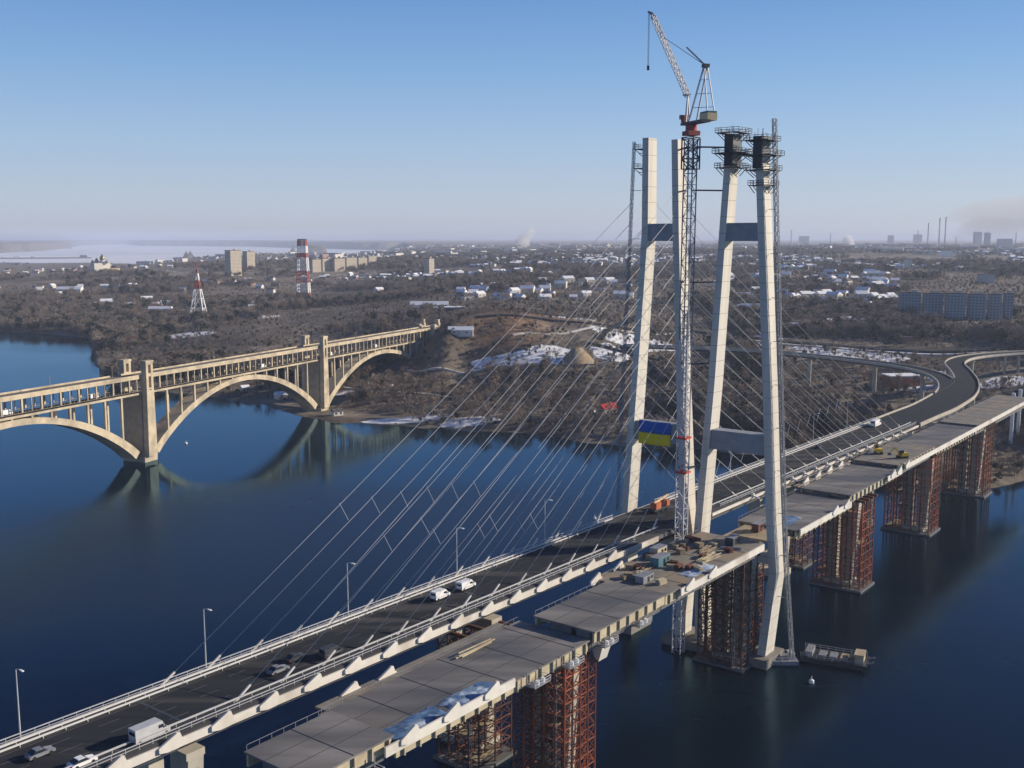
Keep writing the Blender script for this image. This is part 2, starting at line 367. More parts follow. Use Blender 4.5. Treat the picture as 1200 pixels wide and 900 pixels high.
for b in [(200, 402, 60, 12), (450, 335, 40, 8), (480, 300, 60, 5), (800, 440, 80, 15), (640, 445, 60, 12)]: cr[:, 2] = np.maximum(cr[:, 2], blob(*b))
me = bpy.data.meshes.new("terrain")
me.from_pydata(np.stack([GX, GY, GZ], 1).tolist(), [], np.stack([ii, ii + 1, ii + b_ + 1, ii + b_], 1).tolist())
me.polygons.foreach_set("use_smooth", [True] * len(me.polygons))
ca = me.color_attributes.new("cover", 'FLOAT_COLOR', 'POINT'); ca.data.foreach_set("color", cr.ravel())
terrain = bpy.data.objects.new("terrain", me); COL.objects.link(terrain); terrain["kind"] = "structure"
bm = bmesh.new(); bm.from_mesh(me); bmesh.ops.recalc_face_normals(bm, faces=bm.faces)
if sum(f.normal.z for f in list(bm.faces)[:500]) < 0: bmesh.ops.reverse_faces(bm, faces=bm.faces)
bm.to_mesh(me); bm.free()
def terrain_mat():
    m = bpy.data.materials.new("winter_ground"); m.use_nodes = True; n = m.node_tree; L = n.links; b = n.nodes["Principled BSDF"]
    b.inputs["Roughness"].default_value = .95; b.inputs["Specular IOR Level"].default_value = .1
    at_ = n.nodes.new("ShaderNodeVertexColor"); at_.layer_name = "cover"; sep = n.nodes.new("ShaderNodeSeparateColor"); L.new(at_.outputs[0], sep.inputs[0])
    geo = n.nodes.new("ShaderNodeNewGeometry")
    def noise(sc, det=8, rough=.6):
        q = n.nodes.new("ShaderNodeTexNoise"); q.inputs["Scale"].default_value = sc; q.inputs["Detail"].default_value = det; q.inputs["Roughness"].default_value = rough
        L.new(geo.outputs["Position"], q.inputs["Vector"]); return q.outputs[0]
    def ramp(src, p0, p1, c0, c1):
        q = n.nodes.new("ShaderNodeValToRGB"); e = q.color_ramp.elements; e[0].position = p0; e[1].position = p1; e[0].color = (*c0, 1); e[1].color = (*c1, 1); L.new(src, q.inputs[0]); return q.outputs[0]
    def mix(f, a, c):
        q = n.nodes.new("ShaderNodeMixRGB"); L.new(f, q.inputs[0])
        L.new(a, q.inputs[1]) if not isinstance(a, tuple) else setattr(q.inputs[1], 'default_value', (*a, 1))
        L.new(c, q.inputs[2]) if not isinstance(c, tuple) else setattr(q.inputs[2], 'default_value', (*c, 1)); return q.outputs[0]
    def mth(op, a, c):
        q = n.nodes.new("ShaderNodeMath"); q.operation = op; q.use_clamp = True; L.new(a, q.inputs[0])
        L.new(c, q.inputs[1]) if not isinstance(c, float) else setattr(q.inputs[1], 'default_value', c); return q.outputs[0]
    grass = ramp(noise(.05), .35, .65, (.135, .12, .097), (.275, .235, .185))
    grass = mix(ramp(noise(.012), .45, .6, (0, 0, 0), (1, 1, 1)), grass, ramp(noise(.2), .3, .7, (.075, .062, .052), (.15, .122, .097)))
    earth = ramp(noise(.06), .35, .65, (.20, .13, .08), (.36, .20, .11))
    c = mix(mth('MULTIPLY', sep.outputs[1], .6), grass, earth)
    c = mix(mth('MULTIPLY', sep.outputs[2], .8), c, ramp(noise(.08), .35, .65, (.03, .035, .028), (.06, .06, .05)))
    sn = mth('GREATER_THAN', mth('ADD', mth('MULTIPLY', noise(.07, 10, .7), .5), mth('MULTIPLY', sep.outputs[0], .5)), .5)
    c = mix(sn, c, (.72, .74, .78))
    L.new(c, b.inputs["Base Color"])
    bp = n.nodes.new("ShaderNodeBump"); bp.inputs["Strength"].default_value = .6; bp.inputs["Distance"].default_value = 2.0
    L.new(noise(.15), bp.inputs["Height"]); L.new(bp.outputs[0], b.inputs["Normal"])
    return m
me.materials.append(terrain_mat())

# ------------------------------------------------------------------ water
wm = bpy.data.materials.new("river_water"); wm.use_nodes = True; n = wm.node_tree; b = n.nodes["Principled BSDF"]; L = n.links
n.nodes.remove(b); body = n.nodes.new("ShaderNodeBsdfDiffuse"); gl = n.nodes.new("ShaderNodeBsdfGlossy"); gl.inputs["Color"].default_value = (.44, .71, .90, 1)
fr = n.nodes.new("ShaderNodeFresnel"); fr.inputs["IOR"].default_value = 1.333; ms = n.nodes.new("ShaderNodeMixShader")
L.new(fr.outputs[0], ms.inputs[0]); L.new(body.outputs[0], ms.inputs[1]); L.new(gl.outputs[0], ms.inputs[2]); L.new(ms.outputs[0], n.nodes["Material Output"].inputs["Surface"])
geo = n.nodes.new("ShaderNodeNewGeometry")
def wnoise(sc, det, scl=None, loc=(0, 0, 0)):
    q = n.nodes.new("ShaderNodeTexNoise"); q.inputs["Scale"].default_value = sc; q.inputs["Detail"].default_value = det
    mp = n.nodes.new("ShaderNodeMapping"); L.new(geo.outputs["Position"], mp.inputs[0]); mp.inputs["Location"].default_value = loc
    if scl: mp.inputs["Scale"].default_value = scl
    L.new(mp.outputs[0], q.inputs["Vector"]); return q.outputs[0]
def wramp(src, p0, p1, c0, c1):
    r_ = n.nodes.new("ShaderNodeValToRGB"); e = r_.color_ramp.elements; e[0].position = p0; e[1].position = p1; e[0].color = (*c0, 1); e[1].color = (*c1, 1); L.new(src, r_.inputs[0]); return r_.outputs[0]
def wmath(op, a, c):
    q = n.nodes.new("ShaderNodeMath"); q.operation = op
    for k_, v_ in enumerate((a, c)):
        if isinstance(v_, (int, float)): q.inputs[k_].default_value = v_
        else: L.new(v_, q.inputs[k_])
    return q.outputs[0]
def wmix(f_, a, c):
    q = n.nodes.new("ShaderNodeMixRGB"); L.new(f_, q.inputs[0])
    for k_, v_ in ((1, a), (2, c)):
        if isinstance(v_, tuple): q.inputs[k_].default_value = (*v_, 1)
        else: L.new(v_, q.inputs[k_])
    return q.outputs[0]
sepw = n.nodes.new("ShaderNodeSeparateXYZ"); L.new(geo.outputs["Position"], sepw.inputs[0])
# a greyer, wind-rippled tongue of water in mid river
def tongue(c, a1, ax_, ay_):
    dx = wmath('SUBTRACT', sepw.outputs[0], float(c[0])); dy = wmath('SUBTRACT', sepw.outputs[1], float(c[1]))
    u_ = wmath('DIVIDE', wmath('ADD', wmath('MULTIPLY', dx, math.cos(a1)), wmath('MULTIPLY', dy, math.sin(a1))), ax_)
    v_ = wmath('DIVIDE', wmath('SUBTRACT', wmath('MULTIPLY', dy, math.cos(a1)), wmath('MULTIPLY', dx, math.sin(a1))), ay_)
    d2 = wmath('ADD', wmath('MULTIPLY', u_, u_), wmath('MULTIPLY', v_, v_))
    return wramp(wmath('ADD', wmath('MULTIPLY', d2, .5), wmath('MULTIPLY', wnoise(.012, 5), .6)), .45, .85, (1, 1, 1), (0, 0, 0))
tg = tongue(at(290, 636), .30, 250.0, 112.0)
nearw = wramp(wmath('ADD', wmath('MULTIPLY', wmath('SUBTRACT', sepw.outputs[1], wmath('MULTIPLY', sepw.outputs[0], .35)), .001), wmath('MULTIPLY', wnoise(.01, 4), .25)), .40, .56, (1, 1, 1), (0, 0, 0))
base = wramp(wnoise(.004, 5, (1, .5, 1)), .35, .7, (.0003, .0038, .009), (.0005, .0066, .017))
L.new(wmix(tg, base, (.008, .010, .013)), body.inputs["Color"])
calm = wramp(wnoise(.006, 4, (.6, 1.4, 1)), .42, .62, (.05,) * 3, (.13,) * 3)
rgh = wmix(tg, wmix(nearw, calm, wramp(wnoise(.02, 5, (.5, 1.5, 1)), .35, .65, (.17,) * 3, (.30,) * 3)), (.30,) * 3)
L.new(rgh, gl.inputs["Roughness"])
bp = n.nodes.new("ShaderNodeBump"); bp.inputs["Strength"].default_value = .22; bp.inputs["Distance"].default_value = .12
L.new(wnoise(.55, 5, (.7, 1.3, 1)), bp.inputs["Height"])
for q_ in (body, gl, fr): L.new(bp.outputs[0], q_.inputs["Normal"])
MB().poly([(-70000, -3000, 0), (70000, -3000, 0), (70000, 70000, 0), (-70000, 70000, 0)], [(0, 1, 2, 3)]).build("water", wm)["kind"] = "structure"
# pale, mottled sheet laid over the reservoir beyond the town
resv = MB(); nI = 60; tI = np.linspace(R(-40), rlt[-1] - .003, nI)
for t_ in tI:
    r0, r1 = float(np.interp(t_, rlt, rlr)) * .96, float(np.interp(t_, rht, rhr)) * 1.01
    resv.v += [(r0 * math.sin(t_), r0 * math.cos(t_), .25), (r1 * math.sin(t_), r1 * math.cos(t_), .25)]
for i in range(nI - 1): resv.f.append([2 * i, 2 * i + 2, 2 * i + 3, 2 * i + 1]); resv.mi.append(0)
resv.build("reservoir_ice", mat("lake_ice", (.78, .80, .84), .6, .06, .002, col2=(.60, .66, .74), thr=(.5, .6)))["kind"] = "structure"
# ------------------------------------------------------------------ open carriageway (cable-stayed road bridge)
ZD = 37.0
road = thing("road_bridge", "open carriageway of the cable stayed bridge with dark asphalt, white barriers and pale stay cables", "bridge", W(-11, 9, 0))
def fline(s0, s1, off, z, step=6.0):
    k = max(2, int(abs(s1 - s0) / step) + 1)
    return [W(s, fo(s) + off, z) for s in np.linspace(s0, s1, k)]
# far end of the carriageway beyond the fork: centre line on to the land, width falls from 21 to 13 m
mainc = [tuple(W(s, fo(s) + 10.5, ZD)) for s in (200, 230, 260)] + [(240, 566, ZD), (258, 597, ZD), (271, 626, ZD), (284, 664, ZD), (300, 712, 37), (326, 748, 37), (368, 774, 37), (430, 793, 37), (540, 806, 37), (720, 815, 37)]
def smooth(pts, k=5):
    out = []; p = [Vector(q) for q in pts]
    for i in range(len(p) - 1):
        a, b, c, d = p[max(i - 1, 0)], p[i], p[i + 1], p[min(i + 2, len(p) - 1)]
        for j in range(k):
            t = j / k
            out.append(.5 * ((2 * b) + (c - a) * t + (2 * a - 5 * b + 4 * c - d) * t * t + (3 * b - a - 3 * c + d) * t ** 3))
    return out + [p[-1]]
S0, S1 = -300, 200
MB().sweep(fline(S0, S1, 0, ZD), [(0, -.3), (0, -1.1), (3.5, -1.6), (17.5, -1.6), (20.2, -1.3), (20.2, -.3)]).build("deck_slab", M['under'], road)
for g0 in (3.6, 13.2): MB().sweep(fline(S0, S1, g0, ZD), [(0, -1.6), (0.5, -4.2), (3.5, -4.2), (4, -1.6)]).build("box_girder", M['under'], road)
MB().sweep(fline(S0, S1, 2.7, ZD), [(0, 0), (0, -.28), (13.9, -.28), (13.9, 0)]).build("road_surface", M['asphalt'], road)
mk = MB()
for s in np.arange(S0, S1, 9):
    for o in (6.0, 9.6, 13.2): mk.sweep(fline(s, s + 4, o, ZD + .006, 3), [(0, 0), (0, .003), (.14, .003), (.14, 0)])
for o in (3.2, 16.1): mk.sweep(fline(S0, S1, o, ZD + .006), [(0, 0), (0, .003), (.15, .003), (.15, 0)])
mk.build("lane_marking", M['marking'], road)
MB().sweep(fline(S0, S1, 0, ZD), [(.02, .1), (.02, -.28), (2.68, -.28), (2.68, .1)]).build("footway", M['asphalt3'], road)
MB().sweep(fline(S0, S1, 16.65, ZD), [(0, .05), (0, -.28), (3.3, -.28), (3.3, .05)]).build("maintenance_ledge", M['asphalt3'], road)
def barrier(off, h, name, ranges, posts=3.0, rails=((.75, .35),), m='barrier', pw=.16):
    q = MB()
    for s0, s1 in ranges:
        for zc, hh in rails: q.sweep(fline(s0, s1, off, ZD), [(-.09, zc - hh / 2), (.09, zc - hh / 2), (.09, zc + hh / 2), (-.09, zc + hh / 2)])
        for s in np.arange(s0, s1, posts): q.bar(W(s, fo(s) + off, ZD), W(s, fo(s) + off, ZD + h), pw)
    q.build(name, M[m], road)
barrier(.2, 1.2, "footway_railing", [(S0, -22), (2, S1)], 2.5, ((1.15, .14), (.6, .06)), 'rail', .07)
barrier(1.6, .95, "crash_barrier", [(S0, -24), (-2, S1)], 4.0, ((.72, .32),), pw=.1)
barrier(2.85, .8, "crash_barrier", [(S0, -30), (-2, S1)], 4.0, ((.6, .3),), pw=.1)
barrier(16.75, .95, "crash_barrier", [(S0, -24), (-2, S1)], 4.0, ((.75, .32),), 'rail', .1)
barrier(19.0, 1.1, "ledge_railing", [(S0, -40), (10, S1)], 2.5, ((1.05, .12), (.5, .06)), 'rail', .07)
MB().sweep(fline(S0, -30, 20.25, ZD), [(0, -.1), (.35, -.1), (.35, -1.6), (0, -1.6)]).sweep(fline(2, S1, 20.25, ZD), [(0, -.1), (.3, -.1), (.3, -1.0), (0, -1.0)]).build("fascia_beam", M['fascia'], road)
MB().sweep(fline(S0, S1, -.35, ZD), [(0, .1), (.3, .1), (.3, -1.0), (0, -1.0)]).build("fascia_beam", M['fascia'], road)
def fin(mb, s, n_, z, ln=5.0, h=1.45, th=.45, low=-1.25):
    prof = [(-ln * .62, 0), (-ln * .18, h * .62), (ln * .08, h), (ln * .2, h * .95), (ln * .28, h * .2), (ln * .38, 0), (ln * .38, low * .75), (ln * .1, low), (-ln * .3, low), (-ln * .62, low * .7)]
    A_ = [W(s + a, n_ - th / 2, z + b) for a, b in prof]; B_ = [W(s + a, n_ + th / 2, z + b) for a, b in prof]; k = len(prof)
    return mb.poly(A_ + B_, [tuple(range(k))[::-1], tuple(range(k, 2 * k))] + [(i, (i + 1) % k, k + (i + 1) % k, k + i) for i in range(k)])
for s in (-182, -100, -24, 66, 151): MB().sweep([W(s, fo(s) + 2.8, ZD), W(s, fo(s) + 16.5, ZD)], [(-.3, .004), (.3, .004), (.3, .03), (-.3, .03)]).build("expansion_joint", M['dark'], road)
for s in np.arange(-218, -50, 10.3): fin(MB(), s, fo(s) + 20.75, ZD - .2).build("cable_anchor", M['fascia'], road)
for s in np.arange(30, 175, 10.3):
    q = MB(); q.bar(W(s, fo(s) + 20.5, ZD + .9), W(s, fo(s) + 20.5, ZD - .6), .8); q.bar(W(s, fo(s) + 20.5, ZD), W(s - 1, fo(s) + 23.2, ZD - .3), .5); q.build("cable_anchor", M['fascia'], road)
# stay cables: near (back) span and far (main) span, two planes
CAB = []
def cable(s, off, zt, n_top, rad=.065):
    a = W(s, fo(s) + off, ZD + .3); b = W(-11 + (-1.5 if s < -11 else 1.5), n_top, zt)
    mid = (a + b) / 2 - Vector((0, 0, (a - b).length * .004))
    MB().tube([a, a.lerp(mid, .5) - Vector((0, 0, .1)), mid, mid.lerp(b, .5) - Vector((0, 0, .1)), b], rad, 6).build("stay_cable", M['cable'], road, smooth=True)
    MB().tube([a - (b - a).normalized() * 1, a + (b - a).normalized() * 3.2], .24, 8).build("anchor_tube", M['fascia'], road)
    return a, b
legA = {  # leg centre n at height z
    'left': [(149, 4.4), (122, 4.7), (79, 2.1), (36, -.7), (0, .8)], 'right': [(148, 13.9), (122, 14.9), (80, 17.1), (35, 19.9), (28, 20.2), (0, 18.6)]}
legB = {'left': [(147, 30.9), (122, 29.6), (79, 27.4), (34, 24.2), (0, 26.0)], 'right': [(146, 39.4), (122, 41.1), (80, 44.1), (44, 46.4), (27, 47.9), (0, 44.8)]}
def legn(L_, z):
    z_, n_ = zip(*L_[::-1]); return float(np.interp(z, z_, n_))
near = [-175.5 + 10.35 * i for i in range(15)]
far_ = [22 + 11.5 * i for i in range(15)]
nearO, nearI, farO = [], [], []
for i, s in enumerate(near):
    zt = 135 - .53 * (s + 175.5)
    nearO.append(cable(s, .1, zt, legn(legA['left'], zt))); 
    nearI.append(cable(s + 5.0, 16.1, zt - 1.5, legn(legA['right'], zt - 1.5)))
for i, s in enumerate(far_):
    zt = 60 + 5.1 * i
    farO.append(cable(s, .1, zt, legn(legA['left'], zt), .05)); cable(s + 4, 16.1, zt - 1.5, legn(legA['right'], zt - 1.5), .05)
def link(ca, cb, fr, rad):                      # short rope square to the cables, from one to the next
    (a, b), (c, d) = ca, cb; p = a.lerp(b, fr); e_ = (d - c).normalized(); MB().tube([p, c + e_ * (p - c).dot(e_)], rad, 6).build("damper_rope", M['cable'], road)
for i in range(6): link(nearO[i], nearO[i + 1], .27 + .012 * i, .07)
for i in (3, 5, 7, 9): link(nearO[i], nearO[i + 1], .20, .07)
for i in (1, 4, 6): link(nearI[i], nearI[i + 1], .26, .07)
for i in range(len(farO) - 1): link(farO[i + 1], farO[i], .16, .14)
# concrete piers of the open carriageway
def pier(parent, s, n0, n1, ztop, name="pier"):
    q = MB(); c = (n0 + n1) / 2
    for nn in (n0 + 2.0, n1 - 2.0):
        lo = [(-1.3, -1.6), (-1.3, 1.6), (1.3, 1.6), (1.3, -1.6)]; hi = [(-1.6, -2.6), (-1.6, 2.6), (1.6, 2.6), (1.6, -2.6)]
        q.hexa([W(s + a, nn + (c - nn) * .25 + b_, -3) for a, b_ in lo], [W(s + a, nn + b_, ztop) for a, b_ in hi])
    q.sbox(s - 1.9, s + 1.9, n0 - .6, n1 + .6, ztop, ztop + 1.3); q.sbox(s - 4, s + 4, n0 + 1, n1 - 1, -3, 2.2)
    q.build(name, M['pier'], parent)
for s in (-268, -182, -100, 66, 151, 236): pier(road, s, fo(s) + 2.5, fo(s) + 18.5, ZD - 5.6)
# ------------------------------------------------------------------ viaduct beyond the fork
via = thing("viaduct", "curving elevated road beyond the fork carrying the open carriageway inland", "viaduct", (257, 592, 0))
mp_ = smooth(mainc)
def wid(i): return float(np.interp(i, [0, 14, 18, 22, 27, 60], [10.5, 10.5, 8.5, 6.8, 6.3, 6]))
def vsweep(pts, wf, prof_fn, name, m, parent):
    q = MB(); rows = [prof_fn(wf(i)) for i in range(len(pts))]; k = len(rows[0]); base = 0
    for i, p in enumerate(pts):
        d = pts[min(i + 1, len(pts) - 1)] - pts[max(i - 1, 0)]; d.z = 0; d.normalize(); r = Vector((d.y, -d.x, 0))
        for o, h in rows[i]: q.v.append(tuple(p + r * o + Vector((0, 0, h))))
    for i in range(len(pts) - 1):
        for j in range(k):
            q.f.append([i * k + j, (i + 1) * k + j, (i + 1) * k + (j + 1) % k, i * k + (j + 1) % k]); q.mi.append(0)
    q.f.append(list(range(k))); q.f.append([(len(pts) - 1) * k + j for j in range(k)][::-1]); q.mi += [0, 0]
    return q.build(name, m, parent)
def parapet_run(pts, wf, side, ok, bar, bh, parent):
    run = []
    for i in range(len(pts) + 1):
        good = False
        if i < len(pts):
            d = pts[min(i + 1, len(pts) - 1)] - pts[max(i - 1, 0)]; d.z = 0; d.normalize(); e_ = pts[i] + Vector((d.y, -d.x, 0)) * side * (wf(i) - .15); good = ok(e_)
        if good: run.append(e_)
        else:
            if len(run) > 1: MB().sweep(run, [(-.3, -.75), (-.3, bh), (.3, bh), (.3, -.75)]).build("parapet", M[bar], parent)
            run = []
def viaduct_parts(pts, wf, parent, m='asphalt2', bar='barrier', bh=1.0, ok=lambda e_, sd: True):
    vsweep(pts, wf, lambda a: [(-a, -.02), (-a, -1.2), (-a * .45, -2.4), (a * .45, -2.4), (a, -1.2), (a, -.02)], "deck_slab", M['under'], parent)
    vsweep(pts, lambda i: wf(i) - .3, lambda a: [(-a, 0), (a, 0), (a, -.016), (-a, -.016)], "road_surface", M[m], parent)
    for sd in (-1, 1): parapet_run(pts, wf, sd, lambda e_: ok(e_, sd), bar, bh, parent)
rp = smooth([(216, 536, 37), (231, 560, 37), (246, 590, 37), (257, 622, 36.9), (263, 657, 36.7), (260, 697, 36.2), (243, 747, 35), (217, 797, 33.6), (182, 842, 32.4), (115, 885, 31), (30, 920, 29.5)])
rp = [p + Vector((0, 0, -.06)) for p in rp]
def off_line(e_, L_, w_): return min(math.hypot(e_.x - p.x, e_.y - p.y) - (w_(i) if callable(w_) else w_) for i, p in enumerate(L_)) > .3
viaduct_parts([p + Vector((0, 0, -.012)) for p in mp_], wid, via, bar='pier', bh=.8, ok=lambda e_, sd: sd > 0 or off_line(e_, rp, 5.5))
def column(parent, x, y, ztop, r=1.1, m='pier'):
    z0 = H1(x, y) - 2; q = MB(); q.tube([(x, y, z0), (x, y, ztop - 1.6), (x, y, ztop)], [r, r, r * 1.7], 12); q.build("column", M[m], parent)
for i in (14, 20, 27, 33, 39, 45):
    p = mp_[min(i, len(mp_) - 1)]
    for o in (-5, 5): column(via, p.x + o, p.y, 34.6)
ramp = thing("viaduct", "slip road ramp curving left off the viaduct with a snowy parapet", "viaduct", (255, 640, 0))
viaduct_parts(rp, lambda i: 5.5, ramp, bar='pier', bh=.8, ok=lambda e_, sd: off_line(e_, mp_, wid))
for i in (10, 16, 22, 28, 34):
    p = rp[i]; column(ramp, p.x, p.y, p.z - 2.3, 1.4)
highway = MB()
hp = smooth([tuple(G(x, y)) for x, y in [(560, 372), (700, 380), (800, 388), (880, 396), (950, 403), (1040, 410), (1120, 412), (1220, 410)]], 8)
for p in hp: p.z = H1(p.x, p.y) + .9
highway.sweep(hp, [(-6, -1.5), (6, -1.5), (6, 0), (-6, 0)]).build("highway", M['asphalt2'])["kind"] = "structure"
for off in (-14, ):
    q = MB(); pp = []
    for i, p in enumerate(hp):
        d = hp[min(i + 1, len(hp) - 1)] - hp[max(i - 1, 0)]; r = Vector((d.y, -d.x, 0)).normalized(); v = p - r * off; v.z = H1(v.x, v.y) + .8; pp.append(v)
    q.sweep(pp[20:], [(-3, -1.2), (3, -1.2), (3, 0), (-3, 0)]).build("snow_verge", M['path'])["kind"] = "structure"
def strip(name, pts, wd, m, up=.7):
    p = smooth([tuple(G(x, y)) for x, y in pts], 14)
    for v in p: v.z = H1(v.x, v.y) + up
    MB().sweep(p, [(-wd, -1.5), (wd, -1.5), (wd, 0), (-wd, 0)]).build(name, m)["kind"] = "structure"
strip("track", [(478, 434), (520, 433), (570, 431), (610, 428), (660, 426), (720, 424)], 2.6, M['path'], .4)
strip("track", [(385, 452), (430, 458), (500, 462), (545, 468)], 1.6, M['path'], .4)
strip("track", [(600, 393), (660, 391), (740, 389), (800, 390)], 2.2, M['path'], .4)
strip("road", [(690, 402), (730, 412), (790, 424), (860, 432)], 5, M['asphalt2'])
strip("road", [(700, 398), (745, 372), (770, 360)], 5, M['asphalt2'])

# ------------------------------------------------------------------ carriageway still under construction
new = thing("unfinished_bridge", "second carriageway still under construction with stepped grey steel deck sections and white edge fins", "bridge", W(-11, 36, 0))
SEC = [(-182.5, -163.3, 37.0, 30.0, 45.4, 'slab'), (-163, -103.3, 35.1, 26.4, 45.6, 'slab'), (-103, -72, 37.0, 30.3, 46.6, 'slab'), (-71.7, -17, 36.5, 27, 46.3, 'slab2'),
       (7, 53.7, 34.6, 27, 46.2, 'slab'), (54, 104.7, 36.0, 27.6, 45.4, 'slab'), (105, 151, 37.3, 27.6, 44.8, 'slab2'), (151.3, 214, 36.2, 28, 45.4, 'slab'), (214.3, 320, 37.0, 28.5, 45.8, 'slab2')]
for s0, s1, zt, n0, n1, m in SEC:
    MB().sbox(s0, s1, n0, n1, zt - .35, zt).build("deck_section", M[m], new)
    q = MB()
    for side in (n0 + .5, n1 - .6): q.sbox(s0 + .3, s1 - .3, side - .25, side + .25, zt - 2.6, zt - .36)
    for s in np.arange(s0 + 2, s1 - 1, 4.0):
        q.sbox(s - .12, s + .12, n0 + .8, n1 - .9, zt - 1.6, zt - .36)
        q.sbox(s - .15, s + .15, n1 - .34, n1 + .15, zt - 2.6, zt - .37)
    q.build("edge_girder", M['web'], new)
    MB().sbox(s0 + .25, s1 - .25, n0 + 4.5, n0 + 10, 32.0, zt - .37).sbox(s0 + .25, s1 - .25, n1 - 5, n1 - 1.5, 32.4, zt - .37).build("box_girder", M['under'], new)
    q = MB()
    for f_ in (.33, .66):
        nn = n0 + (n1 - n0) * f_; q.sbox(s0 + .1, s1 - .1, nn - .06, nn + .06, zt + .002, zt + .03)
    for s in np.arange(s0 + 10, s1 - 2, 11.0): q.sbox(s - .08, s + .08, n0 + .1, n1 - .1, zt + .031, zt + .05)
    q.build("weld_seam", M['dark'], new)
    q = MB()
    for s in np.arange(s0 + .5, s1, 2.6): q.bar(W(s, n0 + .15, zt), W(s, n0 + .15, zt + 1.0), .07)
    q.bar(W(s0 + .5, n0 + .15, zt + 1), W(s1 - .5, n0 + .15, zt + 1), .07); q.build("edge_railing", M['mid'], new)
for s0, s1, zt, nn in ((-166.5, -131, 36.2, 46.2), (-66, -18.5, 36.6, 46.9), (7.5, 50, 34.9, 46.7), (88, 104, 36.2, 46.0), (108, 320, 37.2, 46.1)):
    MB().sbox(s0, s1, nn, nn + .4, zt - 1.7, zt + .1).build("edge_fascia", M['fascia'], new)
for s, zt, nn in [(-160, 36.3, 46.7), (-149, 36.3, 46.7), (-137.5, 36.3, 46.7), (-61, 36.6, 47.4), (-49, 36.6, 47.4), (36, 35.0, 47.2), (46, 35.0, 47.2), (94, 36.3, 46.5), (101, 36.3, 46.5), (110, 37.3, 46.6)]:
    fin(MB(), s, nn, zt).build("cable_anchor", M['fascia'], new)
for s, zt, nn in [(-152, 35.2, 23.8), (-142.5, 35.2, 24.2), (-72, 36.8, 27.2), (-60.5, 36.8, 26.6), (62, 36.8, 26.8), (73, 36.8, 26.8), (84, 36.8, 26.8), (95, 36.8, 26.8)]:
    fin(MB(), s, nn, zt).build("cable_anchor", M['fascia'], new)
MB().sbox(-161, -107, 23.2, 26.3, 34.6, 35.0).build("edge_ledge", M['slab2'], new)
MB().sbox(-70, -30, 25.2, 26.9, 35.9, 36.3).build("edge_ledge", M['slab2'], new)
MB().sbox(54, 104, 25.2, 27.1, 36, 36.4).build("edge_ledge", M['slab2'], new)
MB().sbox(-16, 6.5, 30, 33, 33.2, 34.0).sbox(-6, 6.8, 33.1, 44, 33.3, 33.9).build("temporary_platform", M['plank'], new)
for s in (-174, -103, -15, 70, 156, 238): pier(new, s, 31.5, 41.5 if s == -103 else 42.5, 30.0)
MB().hexa([W(-98, 43.2, 29.0), W(-98, 44.4, 28.2), W(-94.6, 44.4, 28.2), W(-94.6, 43.2, 29.0)], [W(-98.2, 42.5, 32.2), W(-98.2, 45.6, 32.2), W(-94.4, 45.6, 32.2), W(-94.4, 42.5, 32.2)]).build("bearing_bracket", M['fascia'], new)
for px__, py__ in ((1184, 522), (1192, 516)):
    g = at(px__, py__, 4); MB().tube([(g[0], g[1], 0), (g[0], g[1], 34)], 1.0, 12).build("column", M['white'], new)
k = 0
def cradle(s, n_, z, label):
    o = thing("access_cradle", label, "work platform", W(s, n_, z), "work cradles hung below the unfinished deck edge")
    q = MB(); q.sbox(s - 2.6, s + 2.6, n_ - 1.2, n_ + 1.2, z - .15, z + .1); q.build("floor_plate", M['mid'], o)
    q = MB()
    for h in (.6, 1.15):
        q.bar(W(s - 2.6, n_ + 1.2, z + h), W(s + 2.6, n_ + 1.2, z + h), .09)
        for e_ in (-2.6, 2.6): q.bar(W(s + e_, n_ - 1.2, z + h), W(s + e_, n_ + 1.2, z + h), .09)
    for e_ in (-2.6, 0, 2.6): q.bar(W(s + e_, n_ + 1.2, z), W(s + e_, n_ + 1.2, z + 1.2), .09)
    q.build("guard_rail", M['rail'], o)
    q = MB()
    for e_ in (-2.4, 2.4): q.bar(W(s + e_, n_ - .9, z), W(s + e_, n_ - .9, z + 2.6), .16)
    q.build("hanger", M['mid'], o)
    for e_ in (-1, .9): MB().tube([W(s + e_, n_ + .6, z + .1), W(s + e_, n_ + .6, z + 1.0)], .4, 10).build("drum", M['white'], o)
for s, z, l in ((-171, 33.0, "grey work cradle with two white drums hung under the nearest deck section"), (-124, 33.0, "grey work cradle hung just past the white edge fins, beside the nearest red scaffold"),
                (-112, 33.0, "grey work cradle hung over the front corner of the nearest red scaffold tower"), (-98.5, 33.2, "grey work cradle hung under the dark deck step above the pier"),
                (-84, 33.4, "grey work cradle hung under the deck beyond the white pier corner")):
    cradle(s, 46.9, z, l)
# blue tarpaulins, timber and gear on the new deck
def sheet(s0, s1, n0, n1, z, m, name, label, cat, seed, kind=None):
    q = MB(); a, b = 9, 6; r_ = random.Random(seed); pts = []
    for i in range(a):
        for j in range(b):
            ed = i in (0, a - 1) or j in (0, b - 1)
            pts.append(W(s0 + (s1 - s0) * i / (a - 1) + r_.uniform(-.7, .7), n0 + (n1 - n0) * j / (b - 1) + r_.uniform(-.35, .35), z + (.02 if ed else r_.uniform(.08, .4))))
    q.poly(pts, [(i * b + j, i * b + j + 1, (i + 1) * b + j + 1, (i + 1) * b + j) for i in range(a - 1) for j in range(b - 1)])
    o = q.build(name, m); tag(o, label, cat)
    md = o.modifiers.new("thickness", 'SOLIDIFY'); md.thickness = .03; md.offset = 1
sheet(-162, -148, 40.2, 44.6, 35.15, M['tarp'], "tarpaulin", "crumpled blue tarpaulin nearest the front white edge fin on the low deck section", "tarpaulin", 1)
